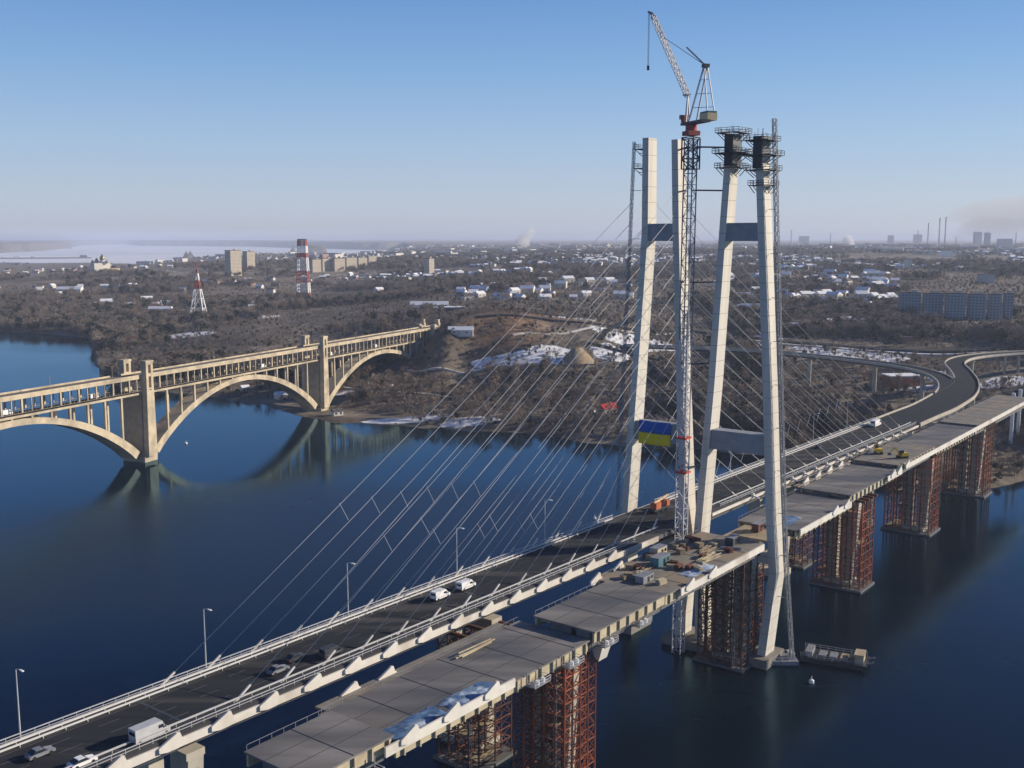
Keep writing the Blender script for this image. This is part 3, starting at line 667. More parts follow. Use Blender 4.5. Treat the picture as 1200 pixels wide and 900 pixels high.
sheet(-147, -134, 40.5, 45, 35.15, M['tarp'], "tarpaulin", "crumpled blue and white tarpaulin between the middle edge fins on the low deck section", "tarpaulin", 2)
sheet(-56, -44, 41, 45.5, 36.55, M['tarp'], "tarpaulin", "blue tarpaulin along the white edge fins below the crane", "tarpaulin", 3)
sheet(10, 22, 36, 42, 34.65, M['tarp'], "tarpaulin", "blue sheet spread on the deck just past the far pylon leg", "tarpaulin", 4)
def timber(s, n_, z, label, seed, m='plank', L_=6, k=10):
    r_ = random.Random(seed); q = MB()
    for i in range(k):
        a = W(s + r_.uniform(-1, 1), n_ + r_.uniform(-1, 1) , z + .12 + .22 * (i % 4)); q.bar(a, a + Vector((*(BD * (L_ * r_.uniform(.7, 1)) + BN * r_.uniform(-.8, .8)), 0)), .22)
    tag(q.build("timber_stack", M[m]), label, "timber")
timber(-44, 41, 36.55, "orange timber stack on the work deck left of the crane foot", 3, 'web', 9, 14)
timber(-36, 37.5, 36.55, "brown timber stack beside the crane foot on the work deck", 4)
timber(-60, 32, 36.55, "brown timber stack near the left edge of the work deck", 5)
timber(-128, 29.5, 35.15, "reddish timber laid along the left edge of the low deck section", 6, 'web', 12, 6)
timber(-20, 33, 34.1, "planks on the temporary platform by the inner pylon leg", 8)
def site_box(s, n_, z, size, m, label, name="site_cabin", cat="cabin"):
    o = thing(name, label, cat, W(s, n_, z)); a, b, c = size
    MB().sbox(s - a / 2, s + a / 2, n_ - b / 2, n_ + b / 2, z + .1, z + c).build("cabin_body", M[m], o)
    MB().sbox(s - a / 2 - .1, s + a / 2 + .1, n_ - b / 2 - .1, n_ + b / 2 + .1, z + c, z + c + .12).build("roof", M['mid'], o)
    MB().sbox(s - .5, s + .5, n_ + b / 2, n_ + b / 2 + .05, z + .15, z + min(2.1, c * .8)).build("door", M['glass'], o)
    MB().sbox(s + a * .22, s + a * .42, n_ + b / 2, n_ + b / 2 + .05, z + c * .45, z + c * .8).build("window", M['glass'], o)
site_box(-52, 33.5, 36.5, (6, 2.5, 2.5), 'teal', "dark teal site cabin on the work deck left of the crane")
site_box(-66, 37, 36.5, (5, 2.4, 1.8), 'mid', "low grey site cabin at the near end of the work deck")
site_box(-45, 29, 36.5, (5, 2.4, 2.4), 'web', "beige site cabin by the left edge of the work deck")
site_box(-23.5, 40, 36.5, (4, 2.4, 2.2), 'dark', "dark machine cabin on the deck right of the crane foot")
site_box(2, 36, 33.95, (4, 2.2, 2.4), 'rustdark', "reddish brown cabin on the temporary platform between the pylon legs")
# loose material on the work deck: pallets, bundles and crates that look alike
r9 = random.Random(12)
kinds9 = []
for nm, mm in (("steel_bundle", 'mid'), ("crate", 'plank'), ("pallet_stack", 'web'), ("formwork_stack", 'rustdark')):
    q = MB()
    if nm == "steel_bundle":
        for i in range(7): q.tube([(-2.4 + .2 * (i % 3), -.5 + .3 * (i % 4), .15 + .25 * (i // 4)), (2.5, -.5 + .3 * (i % 4), .15 + .25 * (i // 4))], .12, 6)
    elif nm == "crate":
        q.box((0, 0, .6), (1.8, 1.4, 1.1))
        for x_ in (-.8, 0, .8): q.box((x_, 0, .62), (.12, 1.5, 1.2))
        q.box((0, 0, 1.18), (1.95, 1.55, .08))
    else:
        for i in range(4): q.box((r9.uniform(-.1, .1), r9.uniform(-.1, .1), .1 + .3 * i), (2.4, 1.3, .2)); q.box((0, 0, .25 + .3 * i), (2.0, .2, .12))
    o9 = q.build(nm, M[mm]); tag(o9, {"steel_bundle": "bundle of grey steel tubes lying on the cluttered work deck", "crate": "brown wooden crate on the cluttered work deck", "pallet_stack": "stack of pale pallets on the cluttered work deck", "formwork_stack": "stack of reddish formwork panels on the cluttered work deck"}[nm], nm.replace('_', ' '), "materials strewn over the work deck"); kinds9.append(o9)
for i in range(34):
    o9 = kinds9[i] if i < 4 else dup(kinds9[r9.randrange(4)]); s9, n9 = r9.uniform(-69, -22), r9.choice([r9.uniform(28, 33), r9.uniform(33, 45)])
    place(o9, W(s9, n9, 36.51), ang + r9.uniform(-.5, .5) + r9.choice((0, 1.57)), r9.uniform(.8, 1.2))
def excavator(s, n_, z, label, rz):
    o = thing("excavator", label, "excavator", W(s, n_, z)); c = W(s, n_, z); fx = Vector((math.cos(rz), math.sin(rz), 0)); fy = Vector((-fx.y, fx.x, 0)); U = Vector((0, 0, 1))
    for sd in (-1, 1): MB().box(c + fy * sd * 1.1 + U * .45, (3.6, .6, .9), (fx, fy)).build("track", M['tyre'], o)
    MB().box(c + U * 1.5 - fx * .4, (3.0, 2.5, 1.2), (fx, fy)).build("body", M['yellow'], o)
    MB().box(c + U * 2.3 + fx * .8 + fy * .7, (1.4, 1.0, 1.9), (fx, fy)).build("cab", M['glass'], o)
    p0 = c + U * 1.9 + fx * 1.1; p1 = p0 + fx * 2.4 + U * 2.3; p2 = p1 + fx * 2.2 - U * 1.9
    MB().bar(p0, p1, .45, .35).build("boom", M['yellow'], o); MB().bar(p1, p2, .35, .25).build("stick", M['yellow'], o)
    MB().box(p2 - U * .4, (.9, 1.0, .8), (fx, fy)).build("bucket", M['dark'], o)
excavator(122, 31.5, 37.3, "yellow excavator by the left edge of the far deck section", ang + .5)
excavator(119, 41.5, 37.3, "yellow excavator by the right edge of the far deck section", ang + 2.5)

# ------------------------------------------------------------------ pylons
def pylon(name, L_, label, n0):
    o = thing(name, label, "bridge pylon", W(-11, n0, 0))
    def rect(z, nc):
        a = float(np.interp(z, [0, 35, 80, 150], [1.25, 1.15, 1.05, 1.0])); b = float(np.interp(z, [0, 35, 125, 150], [3.0, 2.85, 2.5, 2.4]))
        return [W(-11 - b, nc - a, z), W(-11 - b, nc + a, z), W(-11 + b, nc + a, z), W(-11 + b, nc - a, z)]
    for key in ('left', 'right'):
        pts = L_[key]; q = MB(); zs = sorted(z for z, _ in pts); zs[0] = -3
        rows = [rect(z, legn(pts, z)) for z in zs]
        q.poly([p for r_ in rows for p in r_], [tuple(range(4))[::-1]] + [(i * 4 + j, i * 4 + (j + 1) % 4, (i + 1) * 4 + (j + 1) % 4, (i + 1) * 4 + j) for i in range(len(rows) - 1) for j in range(4)] + [tuple(len(rows) * 4 - 4 + j for j in range(4))])
        leg = q.build("leg", M['pylon'], o)
        q = MB(); nc = legn(pts, 0); q.sbox(-17, -5, nc - 3.6, nc + 3.6, -3, 2.6); q.build("pile_cap", M['wetconc'], o)
    a, b = L_['left'], L_['right']
    for z0, z1 in ((119.4, 124.4), (60.2, 65.8)):
        zc = (z0 + z1) / 2; q = MB(); d_ = 2.1
        q.hexa([W(-11 - d_, legn(a, z0) + .8, z0), W(-11 - d_, legn(b, z0) - .8, z0), W(-11 + d_, legn(b, z0) - .8, z0), W(-11 + d_, legn(a, z0) + .8, z0)],
               [W(-11 - d_, legn(a, z1) + .8, z1), W(-11 - d_, legn(b, z1) - .8, z1), W(-11 + d_, legn(b, z1) - .8, z1), W(-11 + d_, legn(a, z1) + .8, z1)])
        q.build("cross_beam", M['beam'], o)
    z0, z1 = 29.5, 32; MB().sbox(-13.5, -8.5, legn(a, 30) + 1, legn(b, 30) - 1, z0, z1).build("deck_beam", M['pylon'], o)
    return o
pA = pylon("bridge_pylon", legA, "tall concrete pylon straddling the open carriageway with a flag on its lower beam", 9.5)
pB = pylon("bridge_pylon", legB, "tall concrete pylon straddling the unfinished carriageway with work platforms on its tops", 35.5)
# climbing formwork and platforms
def platform(parent_label, L_, side, levels, extra=None):
    o = thing("climbing_platform", parent_label, "work platform", W(-11, legn(L_, levels[0][0]), levels[0][0]), "work platforms on the pylon tops")
    for z, ex, es in levels:
        nc = legn(L_, z); q = MB(); a = 1.35; b = 2.9
        for n0, n1, s0, s1 in ((nc - a - ex, nc - a - .05, -11 - b - es, -11 + b + es), (nc + a + .05, nc + a + ex, -11 - b - es, -11 + b + es), (nc - a, nc + a, -11 - b - es, -11 - b - .05), (nc - a, nc + a, -11 + b + .05, -11 + b + es)):
            q.sbox(s0, s1, n0, n1, z - .2, z)
        q.build("deck_boards", M['dark'], o)
        q = MB(); C4 = [(-11 - b - es, nc - a - ex), (-11 - b - es, nc + a + ex), (-11 + b + es, nc + a + ex), (-11 + b + es, nc - a - ex)]
        for i in range(4):
            p, r_ = C4[i], C4[(i + 1) % 4]
            for h in (.6, 1.2): q.bar(W(*p, z + h), W(*r_, z + h), .12)
            for f_ in (0, .25, .5, .75): q.bar(W(p[0] + (r_[0] - p[0]) * f_, p[1] + (r_[1] - p[1]) * f_, z), W(p[0] + (r_[0] - p[0]) * f_, p[1] + (r_[1] - p[1]) * f_, z + 1.25), .12)
        q.build("guard_rail", M['dark'], o)
        for s_ in (-13.6, -11, -8.4):
            for sg in (-1, 1): MB().bar(W(s_, nc + sg * a, z - 2.2), W(s_, nc + sg * (a + ex), z - .2), .18).build("bracket", M['dark'], o)
platform("dark work platforms stacked round the top of the unfinished pylon's left leg", legB['left'], 'l', [(149.0, 2.2, 1.2), (143.5, 2.6, 1.6), (139.6, 2.0, .8)])
platform("dark work platforms stacked round the top of the unfinished pylon's right leg", legB['right'], 'r', [(146.5, 2.2, 1.3), (142.6, 3.0, 1.7), (138.6, 2.4, 1.2), (134.5, 1.6, .6)])
for key, zt in (('left', 147), ('right', 146)):
    q = MB(); nc = legn(legB[key], zt)
    q.sbox(-13.8, -8.2, nc - 1.3, nc + 1.3, zt - 7, zt + 1.5); q.build("formwork_panel", M['dark'], pB)
    q = MB()
    for i in range(9): a_s = rnd.uniform(-14, -8); a_n = nc + rnd.uniform(-1.1, 1.1); q.bar(W(a_s, a_n, zt + 1.5), W(a_s, a_n, zt + rnd.uniform(2.2, 4)), .12)
    q.build("rebar", M['mid'], pB)
o = thing("climbing_platform", "small dark work platform on the outer side of the finished pylon's left leg", "work platform", W(-13, 2.4, 140), "work platforms on the pylon tops")
for z in (146.0, 140.5):
    MB().sbox(-14, -9, .9, 3.3, z - .2, z).build("deck_boards", M['dark'], o); q = MB()
    for h in (.6, 1.2):
        q.bar(W(-14, .9, z + h), W(-9, .9, z + h), .12)
        for s_ in (-14, -9): q.bar(W(s_, .9, z + h), W(s_, 3.3, z + h), .12)
    for s_ in (-14, -11.5, -9): q.bar(W(s_, .9, z), W(s_, .9, z + 1.3), .12)
    q.build("guard_rail", M['dark'], o); q = MB()
    for s_ in (-13.5, -9.5): q.bar(W(s_, 1.1, z - .2), W(s_, 3.4, z - 2.2), .16)
    q.bar(W(-13.5, 2.2, z - 1.2), W(-9.5, 2.2, z - 1.2), .16)
    q.build("bracket", M['dark'], o)
# lattice masts
def lattice(p0, p1, wd, m, parent, name, bay=None, t=.16, tc=.24, axes=None):
    p0, p1 = Vector(p0), Vector(p1); L_ = (p1 - p0).length; d = (p1 - p0).normalized()
    if axes: x, y = axes
    else:
        x = d.cross(Vector((0, 0, 1))) if abs(d.z) < .95 else Vector((BN[0], BN[1], 0)); x.normalize(); y = x.cross(d).normalized()
    bay = bay or wd * 1.1; k = max(2, int(L_ / bay)); q = MB()
    C = lambda i, j: p0 + d * (L_ * i / k) + x * (wd / 2 * (1, 1, -1, -1)[j]) + y * (wd / 2 * (1, -1, -1, 1)[j])
    for j in range(4): q.bar(C(0, j), C(k, j), tc)
    for i in range(k + 1):
        for j in range(4):
            q.bar(C(i, j), C(i, (j + 1) % 4), t)
            if i < k: q.bar(C(i, j) if (i + j) % 2 else C(i, (j + 1) % 4), C(i + 1, (j + 1) % 4) if (i + j) % 2 else C(i + 1, j), t)
    return q.build(name, M[m], parent)
crane = thing("tower_crane", "tall luffing tower crane with a white lattice jib standing between the two pylons", "tower crane", W(-20.5, 22.4, 0))
cb = W(-20.5, 22.4, 20); AX = (Vector((BN[0], BN[1], 0)), Vector((BD[0], BD[1], 0)))
lattice(W(-20.5, 22.4, -2), W(-20.5, 22.6, 92), 2.6, 'mast', crane, "mast", 3.0, .14, .28, AX)
lattice(W(-20.5, 22.6, 92), W(-20.5, 22.9, 147), 2.6, 'mid', crane, "mast", 3.0, .13, .26, AX)
lattice(W(-20.5, 22.9, 139), W(-20.5, 22.9, 147.5), 3.6, 'dark', crane, "climbing_collar", 2.8, .2, .3, AX)
lattice(W(-17.4, 20.6, 20), W(-17.4, 20.9, 100), 1.3, 'rail', crane, "lift_mast", 1.5, .1, .16, AX)
q = MB()
for z in (145.0, 133.3, 108, 85, 55):
    q.bar(W(-19.5, 21, z), W(-13, legn(legA['right'], z) + 1, z), .4); q.bar(W(-19.5, 24, z), W(-13, legn(legB['left'], z) - 1, z), .4); q.bar(W(-19, 22.5, z), W(-13, legn(legB['left'], z) - 1, z), .3)
q.build("tie_beam", M['dark'], crane)
for z in (54, 64): MB().box(W(-20.5, 22.6, z), (3.4, 3.4, .5), AX).build("climbing_collar", M['red'], crane)
top = W(-20.5, 22.9, 148); jx = Vector((-.36, .933, 0)); jy = Vector((-jx.y, jx.x, 0)); U = Vector((0, 0, 1))
q = MB(); q.box(top + U * .6, (3.6, 3.6, 1.2), (jx, jy)); q.tube([top + U * 1.2, top + U * 2.8], 1.6, 16); q.build("slewing_ring", M['fadered'], crane)
q = MB(); q.box(top + U * 3.3 + jx * -2, (11, 2.8, .7), (jx, jy)); q.build("machinery_deck", M['dark'], crane)
rx = Vector((1, 0, 0))
MB().box(top + U * 4.6 + rx * 3.0 - jx * 3, (4.2, 3.0, 1.9), (jx, jy)).build("counterweight", M['cream'], crane)
MB().box(top + U * 5.8 + rx * 3.0 - jx * 3, (4.0, 2.8, .6), (jx, jy)).build("winch_cover", M['teal'], crane)
MB().box(top + U * 4.7 - rx * .9 + jx * 2.0, (1.6, 1.3, 1.9), (jx, jy)).build("cab", M['fadered'], crane)
MB().box(top + U * 5.2 - rx * 1.6 + jx * 2.6, (1.1, .4, 1.2), (jx, jy)).build("cab_window", M['glass'], crane)
jb = Vector(atY(806, 112, top.y + 1.0)); jt = Vector(atY(764, 16, top.y + 30)); apex = Vector(atY(827, 77, top.y - 3))
lattice(jb, jb.lerp(jt, .96), 1.15, 'white', crane, "jib", 1.5, .13, .24)
q = MB(); q.bar(top + U * 3.6 + jx * 2.4 + jy * .5, jb, .4, .3); q.bar(top + U * 3.6 + jx * 2.4 - jy * .9, jb, .4, .3); q.bar(top + U * 3.6 - rx * 1.5, jb, .35); q.box(jb + Vector((-.3, 0, .2)), (2.2, 1.4, .3), (jx, jy)); q.build("jib_foot", M['mast'], crane)
MB().tube([jb.lerp(jt, .95), jt, jt + Vector((-1.2, 0, .6))], [.7, .5, .3], 8).build("jib_head", M['mid'], crane)
q = MB()
for a_ in (-1, 1):
    q.bar(top + U * 3.7 + jy * a_ * 1.2 + rx * .3, apex + jy * a_ * .5, .35); q.bar(top + U * 3.7 + jy * a_ * 1.2 + rx * 3.4 - jx * 4, apex + jy * a_ * .5, .26)
for f_ in (.25, .5, .75): q.bar((top + U * 3.7 + jy * 1.2 + rx * .3).lerp(apex, f_), (top + U * 3.7 - jy * 1.2 + rx * 3.4 - jx * 4).lerp(apex, f_), .16)
q.build("a_frame", M['mast'], crane)
MB().box(apex, (1.6, 1.6, .9), (jx, jy)).build("a_frame_head", M['dark'], crane)
q = MB(); q.tube([apex, jb.lerp(jt, .62) + U * 1.4, jt], .09, 6); q.tube([apex, apex.lerp(jt, .33)], .22, 6); q.build("pendant_line", M['mid'], crane)
q = MB(); q.tube([jt + Vector((-1, 0, 0)), jt + Vector((-1, 0, -15))], .07, 6); q.tube([jt + Vector((-.7, .2, 0)), jt + Vector((-.7, .2, -15))], .07, 6); q.build("hoist_rope", M['dark'], crane)
MB().box(jt + Vector((-.85, .1, -15.6)), (.7, .5, 1.3)).build("hook_block", M['dark'], crane)
hm = thing("hoist_mast", "thin lattice hoist mast rising outside the unfinished pylon from the barge", "hoist mast", W(-11, 53.3, 0))
hz = [(152, 42.8), (124, 44.4), (92, 46.4), (54, 48.8), (32, 50.4), (3, 53.3)]
for (z1, n1), (z0, n0) in zip(hz[:-1], hz[1:]): lattice(W(-11, n0, z0), W(-11, n1, z1), .95, 'mid', hm, "mast_section", 1.3, .09, .17, AX)
q = MB()
for z in np.arange(20, 146, 12.0): q.bar(W(-11, legn(legB['right'], z) + 1.3, z), W(-11, legn(hz, z), z), .16)
q.build("wall_tie", M['mid'], hm)
hm2 = thing("hoist_mast", "thin dark lattice hoist mast on the outer left side of the finished pylon", "hoist mast", W(-14, -2.6, 37))
hz2 = [(148, 1.0), (115, -.1), (79, -1.6), (37.2, -3.0)]
for (z1, n1), (z0, n0) in zip(hz2[:-1], hz2[1:]): lattice(W(-14, n0, z0), W(-14, n1, z1), .65, 'mid', hm2, "mast_section", 1.3, .06, .11, AX)
q = MB()
for z in np.arange(50, 146, 14.0): q.bar(W(-14, legn(hz2, z), z), W(-13.5, legn(legA['left'], z) - 1.2, z), .14)
q.build("wall_tie", M['dark'], hm2)
# the flag on the lower beam of the finished pylon
fl = thing("flag", "large blue and yellow flag draped over the pylon's lower cross beam", "flag", W(-13.8, 9, 60))
def cloth(n0, n1, z0, z1, m, name):
    q = MB(); a, b = 14, 6; pts = []
    for i in range(a):
        for j in range(b):
            f_ = j / (b - 1); pts.append(W(-13.33 - .12 * math.sin(i * .9 + j * .5) - .05, n0 + (n1 - n0) * i / (a - 1), z0 + (z1 - z0) * f_ - .15 * math.sin(math.pi * i / (a - 1))))
    q.poly(pts, [(i * b + j, (i + 1) * b + j, (i + 1) * b + j + 1, i * b + j + 1) for i in range(a - 1) for j in range(b - 1)])
    o = q.build(name, M[m], fl, smooth=True); md = o.modifiers.new("thickness", 'SOLIDIFY'); md.thickness = .02
cloth(3.9, 14.6, 62.7, 66.3, 'fblue', "upper_stripe"); cloth(3.7, 14.6, 59.2, 62.7, 'fyel', "lower_stripe")

# ------------------------------------------------------------------ red scaffold towers under the decks
def scaffold(s0, s1, n0, n1, zt, label, m='rust', ns=3, nn=5, parts=True):
    rs_ = random.Random(int(s0 * 10) + 5000)
    o = thing("scaffold_tower", label, "scaffold tower", W((s0 + s1) / 2, (n0 + n1) / 2, 0), "red scaffold towers under the new bridge decks")
    ss = np.linspace(s0, s1, ns); nl = np.linspace(n0, n1, nn)
    for s in ss:
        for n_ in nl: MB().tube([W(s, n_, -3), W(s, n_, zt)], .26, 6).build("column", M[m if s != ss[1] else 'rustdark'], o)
    zs = np.arange(1.5, zt - 1, 2.9)
    for i, z in enumerate(zs):
        q = MB(); z2 = min(z + 2.9, zt)
        for s in ss: q.bar(W(s, n0, z), W(s, n1, z), .2)
        for n_ in nl: q.bar(W(s0, n_, z), W(s1, n_, z), .2)
        for a in range(nn - 1):
            for s in (s0, s1):
                if rs_.random() < .85: q.bar(W(s, nl[a], z), W(s, nl[a + 1], z2), .12)
                if rs_.random() < .65: q.bar(W(s, nl[a + 1], z), W(s, nl[a], z2), .12)
        for a in range(ns - 1):
            for n_ in (n0, n1):
                if rs_.random() < .9: q.bar(W(ss[a], n_, z), W(ss[a + 1], n_, z2), .12)
                if rs_.random() < .55: q.bar(W(ss[a + 1], n_, z), W(ss[a], n_, z2), .12)
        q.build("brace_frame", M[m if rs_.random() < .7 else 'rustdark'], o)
        pn = rs_.uniform(n0, n1 - 5)
        if rs_.random() < .7: MB().sbox(s0 + rs_.uniform(-.6, 3), s1 - rs_.uniform(-.6, 3), pn, pn + rs_.uniform(1.5, 4.5), z + .12, z + .22).build("platform", M['plank'], o)
    q = MB(); lz = np.arange(1, zt, .9)
    for sg in (-.3, .3): q.bar(W(s0 - .35, n1 - 2.2 + sg, 0), W(s0 - .35, n1 - 2.2 + sg, zt), .08)
    for z in lz: q.bar(W(s0 - .35, n1 - 2.5, z), W(s0 - .35, n1 - 1.9, z), .06)
    q.build("ladder", M['mid'], o)
    q = MB()
    for s in ss: q.sbox(s - .35, s + .35, n0 - .8, n1 + .8, zt, zt + .8)
    q.build("cap_beam", M['rustdark'], o); MB().sbox(s0 - 1, s1 + 1, n0 - 1, n1 + 1, -3, .7).build("base_raft", M['under'], o)
scaffold(-109, -97, 29.5, 43, 31.3, "nearest red scaffold tower under the unfinished deck beside a pale pier", nn=6, ns=5)
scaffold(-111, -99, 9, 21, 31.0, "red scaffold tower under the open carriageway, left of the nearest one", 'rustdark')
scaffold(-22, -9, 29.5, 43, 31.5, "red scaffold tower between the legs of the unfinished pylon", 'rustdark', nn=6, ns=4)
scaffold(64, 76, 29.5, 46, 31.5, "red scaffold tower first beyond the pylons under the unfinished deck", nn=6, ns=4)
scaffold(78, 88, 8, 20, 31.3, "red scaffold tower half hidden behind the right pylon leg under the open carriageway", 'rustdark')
scaffold(150, 163, 26, 44, 32.5, "red scaffold tower second beyond the pylons under the unfinished deck", nn=6, ns=4)
scaffold(232, 245, 27, 45, 33.5, "red scaffold tower farthest off, standing at the bank by the spit", nn=6, ns=4)

# ------------------------------------------------------------------ barge, small craft, buoys
bg_ = thing("barge", "dark work barge with a pale bow cabin moored by the right pylon leg", "barge", W(1, 61, 0))
ba, bb = Vector(at(938, 775, 0)), Vector(at(1012, 787, 0)); bx = (bb - ba).normalized(); by = Vector((-bx.y, bx.x, 0)); bc = (ba + bb) / 2 + by * 4; BLn = (bb - ba).length
def bp_(a, b_, z): return bc + bx * a + by * b_ + Vector((0, 0, z))
hl = BLn / 2
q = MB(); q.hexa([bp_(-hl, -3.6, -1), bp_(hl - 2, -3.6, -1), bp_(hl - 2, 3.6, -1), bp_(-hl, 3.6, -1)], [bp_(-hl, -4, 1.5), bp_(hl + 1, -4, 1.5), bp_(hl + 1, 4, 1.5), bp_(-hl, 4, 1.5)]); q.build("hull", M['dark'], bg_)
q = MB()
for h in (2.1, 2.7):
    for sd in (-3.9, 3.9): q.bar(bp_(-hl, sd, h), bp_(hl, sd, h), .12)
for a in np.linspace(-hl, hl, 9):
    for sd in (-3.9, 3.9): q.bar(bp_(a, sd, 1.5), bp_(a, sd, 2.8), .12)
q.build("deck_rail", M['mid'], bg_)
MB().box(bp_(hl - 1.5, 0, 2.6), (2.4, 4.5, 1.9), (bx, by)).build("cabin", M['web'], bg_)
MB().box(bp_(hl - 1.5, 0, 3.8), (2.8, 5, .2), (bx, by)).build("cabin_roof", M['web'], bg_)
q = MB(); q.box(bp_(-hl + 2, 0, 2.2), (2, 6, 1.4), (bx, by)); q.build("winch", M['mid'], bg_)
for a in (-3, 0, 3): MB().box(bp_(a, -.5, 1.9), (2, 4, .8), (bx, by)).build("cargo_stack", M['plank' if a > 0 else 'mid'], bg_)
q = MB(); q.bar(bp_(hl + .6, -2, 1.5), bp_(hl + 2.4, -2, 2.3), .3); q.bar(bp_(hl + .6, 2, 1.5), bp_(hl + 2.4, 2, 2.3), .3); q.build("bow_fender", M['mid'], bg_)
pt = thing("pontoon", "grey pontoon with rails tied between the pylon foot and the barge", "pontoon", tuple(at(915, 778, 0)))
pa, pb_ = Vector(at(897, 780, 0)), Vector(at(936, 780, 0)); px_ = (pb_ - pa).normalized(); py_ = Vector((-px_.y, px_.x, 0)); pc = (pa + pb_) / 2 + py_ * 3
MB().box(pc + U * .4, ((pb_ - pa).length, 6, 1.6), (px_, py_)).build("float_hull", M['mid'], pt)
q = MB()
for sd in (-2.9, 2.9):
    q.bar(pc - px_ * 4 + py_ * sd + U * 2.2, pc + px_ * 4 + py_ * sd + U * 2.2, .12)
    for a in (-4, -2, 0, 2, 4): q.bar(pc + px_ * a + py_ * sd + U * 1.2, pc + px_ * a + py_ * sd + U * 2.3, .12)
q.build("deck_rail", M['rail'], pt); MB().box(pc + px_ * 3.2 + U * 2.1, (1.6, 3, 1.8), (px_, py_)).build("winch_box", M['rail'], pt)
def buoy(x, y, label, r=.7, m='white'):
    g = at(x, y, 0); o = thing("buoy", label, "buoy", tuple(g))
    MB().tube([(g[0], g[1], -.6), (g[0], g[1], 0), (g[0], g[1], .7), (g[0], g[1], .95)], [r * .6, r, r, r * .5], 12).build("float", M[m], o)
    MB().tube([(g[0], g[1], .95), (g[0], g[1], 1.9)], [.12, .08], 6).build("pole", M[m], o)
buoy(951, 800, "white mooring buoy on the dark water in front of the barge"); buoy(218, 520, "small white buoy near the left arch bridge pier", .9)
buoy(697, 608, "small pale buoy on the water left of the finished pylon", .6)
# ------------------------------------------------------------------ vehicles
def car(s, n_, z, body, label, rev=False, L_=4.4, wd=1.8, h=1.45, cat="car", name="parked_car", van=False, pos=None, axes=None):
    ax = axes or (Vector((BD[0], BD[1], 0)), Vector((-BD[1], BD[0], 0)))
    if rev: ax = (-ax[0], -ax[1])
    c = Vector(pos) if pos is not None else W(s, n_, z); X, Y = ax
    o = thing(name, label, cat, tuple(c))
    P = lambda a, b_, zz: c + X * a + Y * b_ + Vector((0, 0, zz))
    def loft(rows):
        q = MB(); pts = [P(a, sg * b_, zz) for a, b_, zz in rows for sg in (-1, 1)]; k = len(rows)
        q.poly(pts, [(2 * i, 2 * ((i + 1) % k), 2 * ((i + 1) % k) + 1, 2 * i + 1) for i in range(k)] + [tuple(2 * i for i in range(k))[::-1], tuple(2 * i + 1 for i in range(k))]); return q
    hw = wd / 2; l = L_ / 2
    if van:
        loft([(-l, hw, .4), (l, hw, .4), (l, hw, 1.0), (l - .9, hw * .97, 1.5), (l - 1.5, hw * .95, h), (-l, hw * .95, h)]).build("body", M[body], o)
        loft([(l - .93, hw * .9, 1.56), (l - .85, hw * .9, 1.52), (l - 1.42, hw * .88, h - .06), (l - 1.5, hw * .88, h - .04)]).build("windscreen", M['glass'], o)
        for sg in (-1, 1):
            MB().box(P(l - 1.75, sg * (hw * .96 + .01), h * .68), (1.0, .04, h * .22), (X, Y)).build("side_window", M['glass'], o)
            MB().box(P(0, sg * (hw + .012), h * .36), (L_ * .8, .03, .1), (X, Y)).build("side_trim", M['mid'], o)
            MB().box(P(l - 1.0, sg * (hw + .16), h * .6), (.12, .22, .3), (X, Y)).build("mirror", M['dark'], o)
            MB().box(P(-l - .012, sg * hw * .82, h * .42), (.04, .18, .45), (X, Y)).build("tail_light", M['red'], o)
        MB().box(P(-l - .012, 0, h * .72), (.03, wd * .7, h * .22), (X, Y)).build("rear_window", M['glass'], o)
        MB().box(P(-l - .03, 0, .48), (.1, wd, .22), (X, Y)).build("bumper", M['dark'], o)
    else:
        for sg in (-1, 1): MB().box(P(-l - .012, sg * hw * .75, .72), (.04, .35, .16), (X, Y)).build("tail_light", M['red'], o)
        loft([(-l, hw, .35), (l, hw, .35), (l, hw, .7), (l - 1.2, hw, .92), (-l + .5, hw, .95), (-l, hw, .8)]).build("body", M[body], o)
        loft([(l - 1.25, hw * .93, .92), (l - 2.0, hw * .8, h - .05), (-l + 1.2, hw * .8, h - .05), (-l + .5, hw * .93, .95)]).build("windows", M['glass'], o)
        loft([(l - 1.95, hw * .8, h - .05), (l - 2.0, hw * .78, h), (-l + 1.25, hw * .78, h), (-l + 1.15, hw * .8, h - .05)]).build("roof", M[body], o)
    for a in (-l + .8, l - .8):
        for sg in (-1, 1): MB().tube([P(a, sg * hw * .75, .34), P(a, sg * (hw + .03), .34)], .34, 12).build("wheel", M['tyre'], o)
    for sg in (-1, 1):
        q = MB(); q.box(P(l + .01, sg * hw * .7, .62), (.06, .35, .16), (X, Y)); q.build("headlight", M['white'], o)
    return o
car(-203.5, 5.0, ZD, 'mid', "grey car on the open carriageway at the bottom left corner", name="car")
car(-201, 13.2, ZD, 'white', "white car at the bottom edge of the open carriageway", name="car")
car(-189, 13.6, ZD, 'rail', "large pale grey van close to the inner barrier of the open carriageway", L_=6.6, wd=2.2, h=2.7, cat="van", name="van", van=True)
car(-98, 6.6, ZD, 'white', "farther of two white vans on the open carriageway", L_=5.2, wd=2.0, h=2.2, cat="van", name="van", van=True)
car(-107, 6.3, ZD, 'white', "nearer of two white vans on the open carriageway", L_=5.0, wd=2.0, h=2.2, cat="van", name="van", van=True)
car(184, 9.5, ZD, 'white', "white truck far along the open carriageway before the fork", L_=8.0, wd=2.4, h=3.0, cat="truck", name="truck", van=True)
car(-152, 7.5, ZD, 'dark', "dark car between the stay cables near the front of the open carriageway", name="car")
car(-158, 9.5, ZD, 'mid', "grey car in the middle lane near the front roadworks", name="car")
car(-146, 11.5, ZD, 'dark', "dark van beside the inner barrier near the front roadworks", L_=5, h=2.1, cat="van", name="van", van=True)
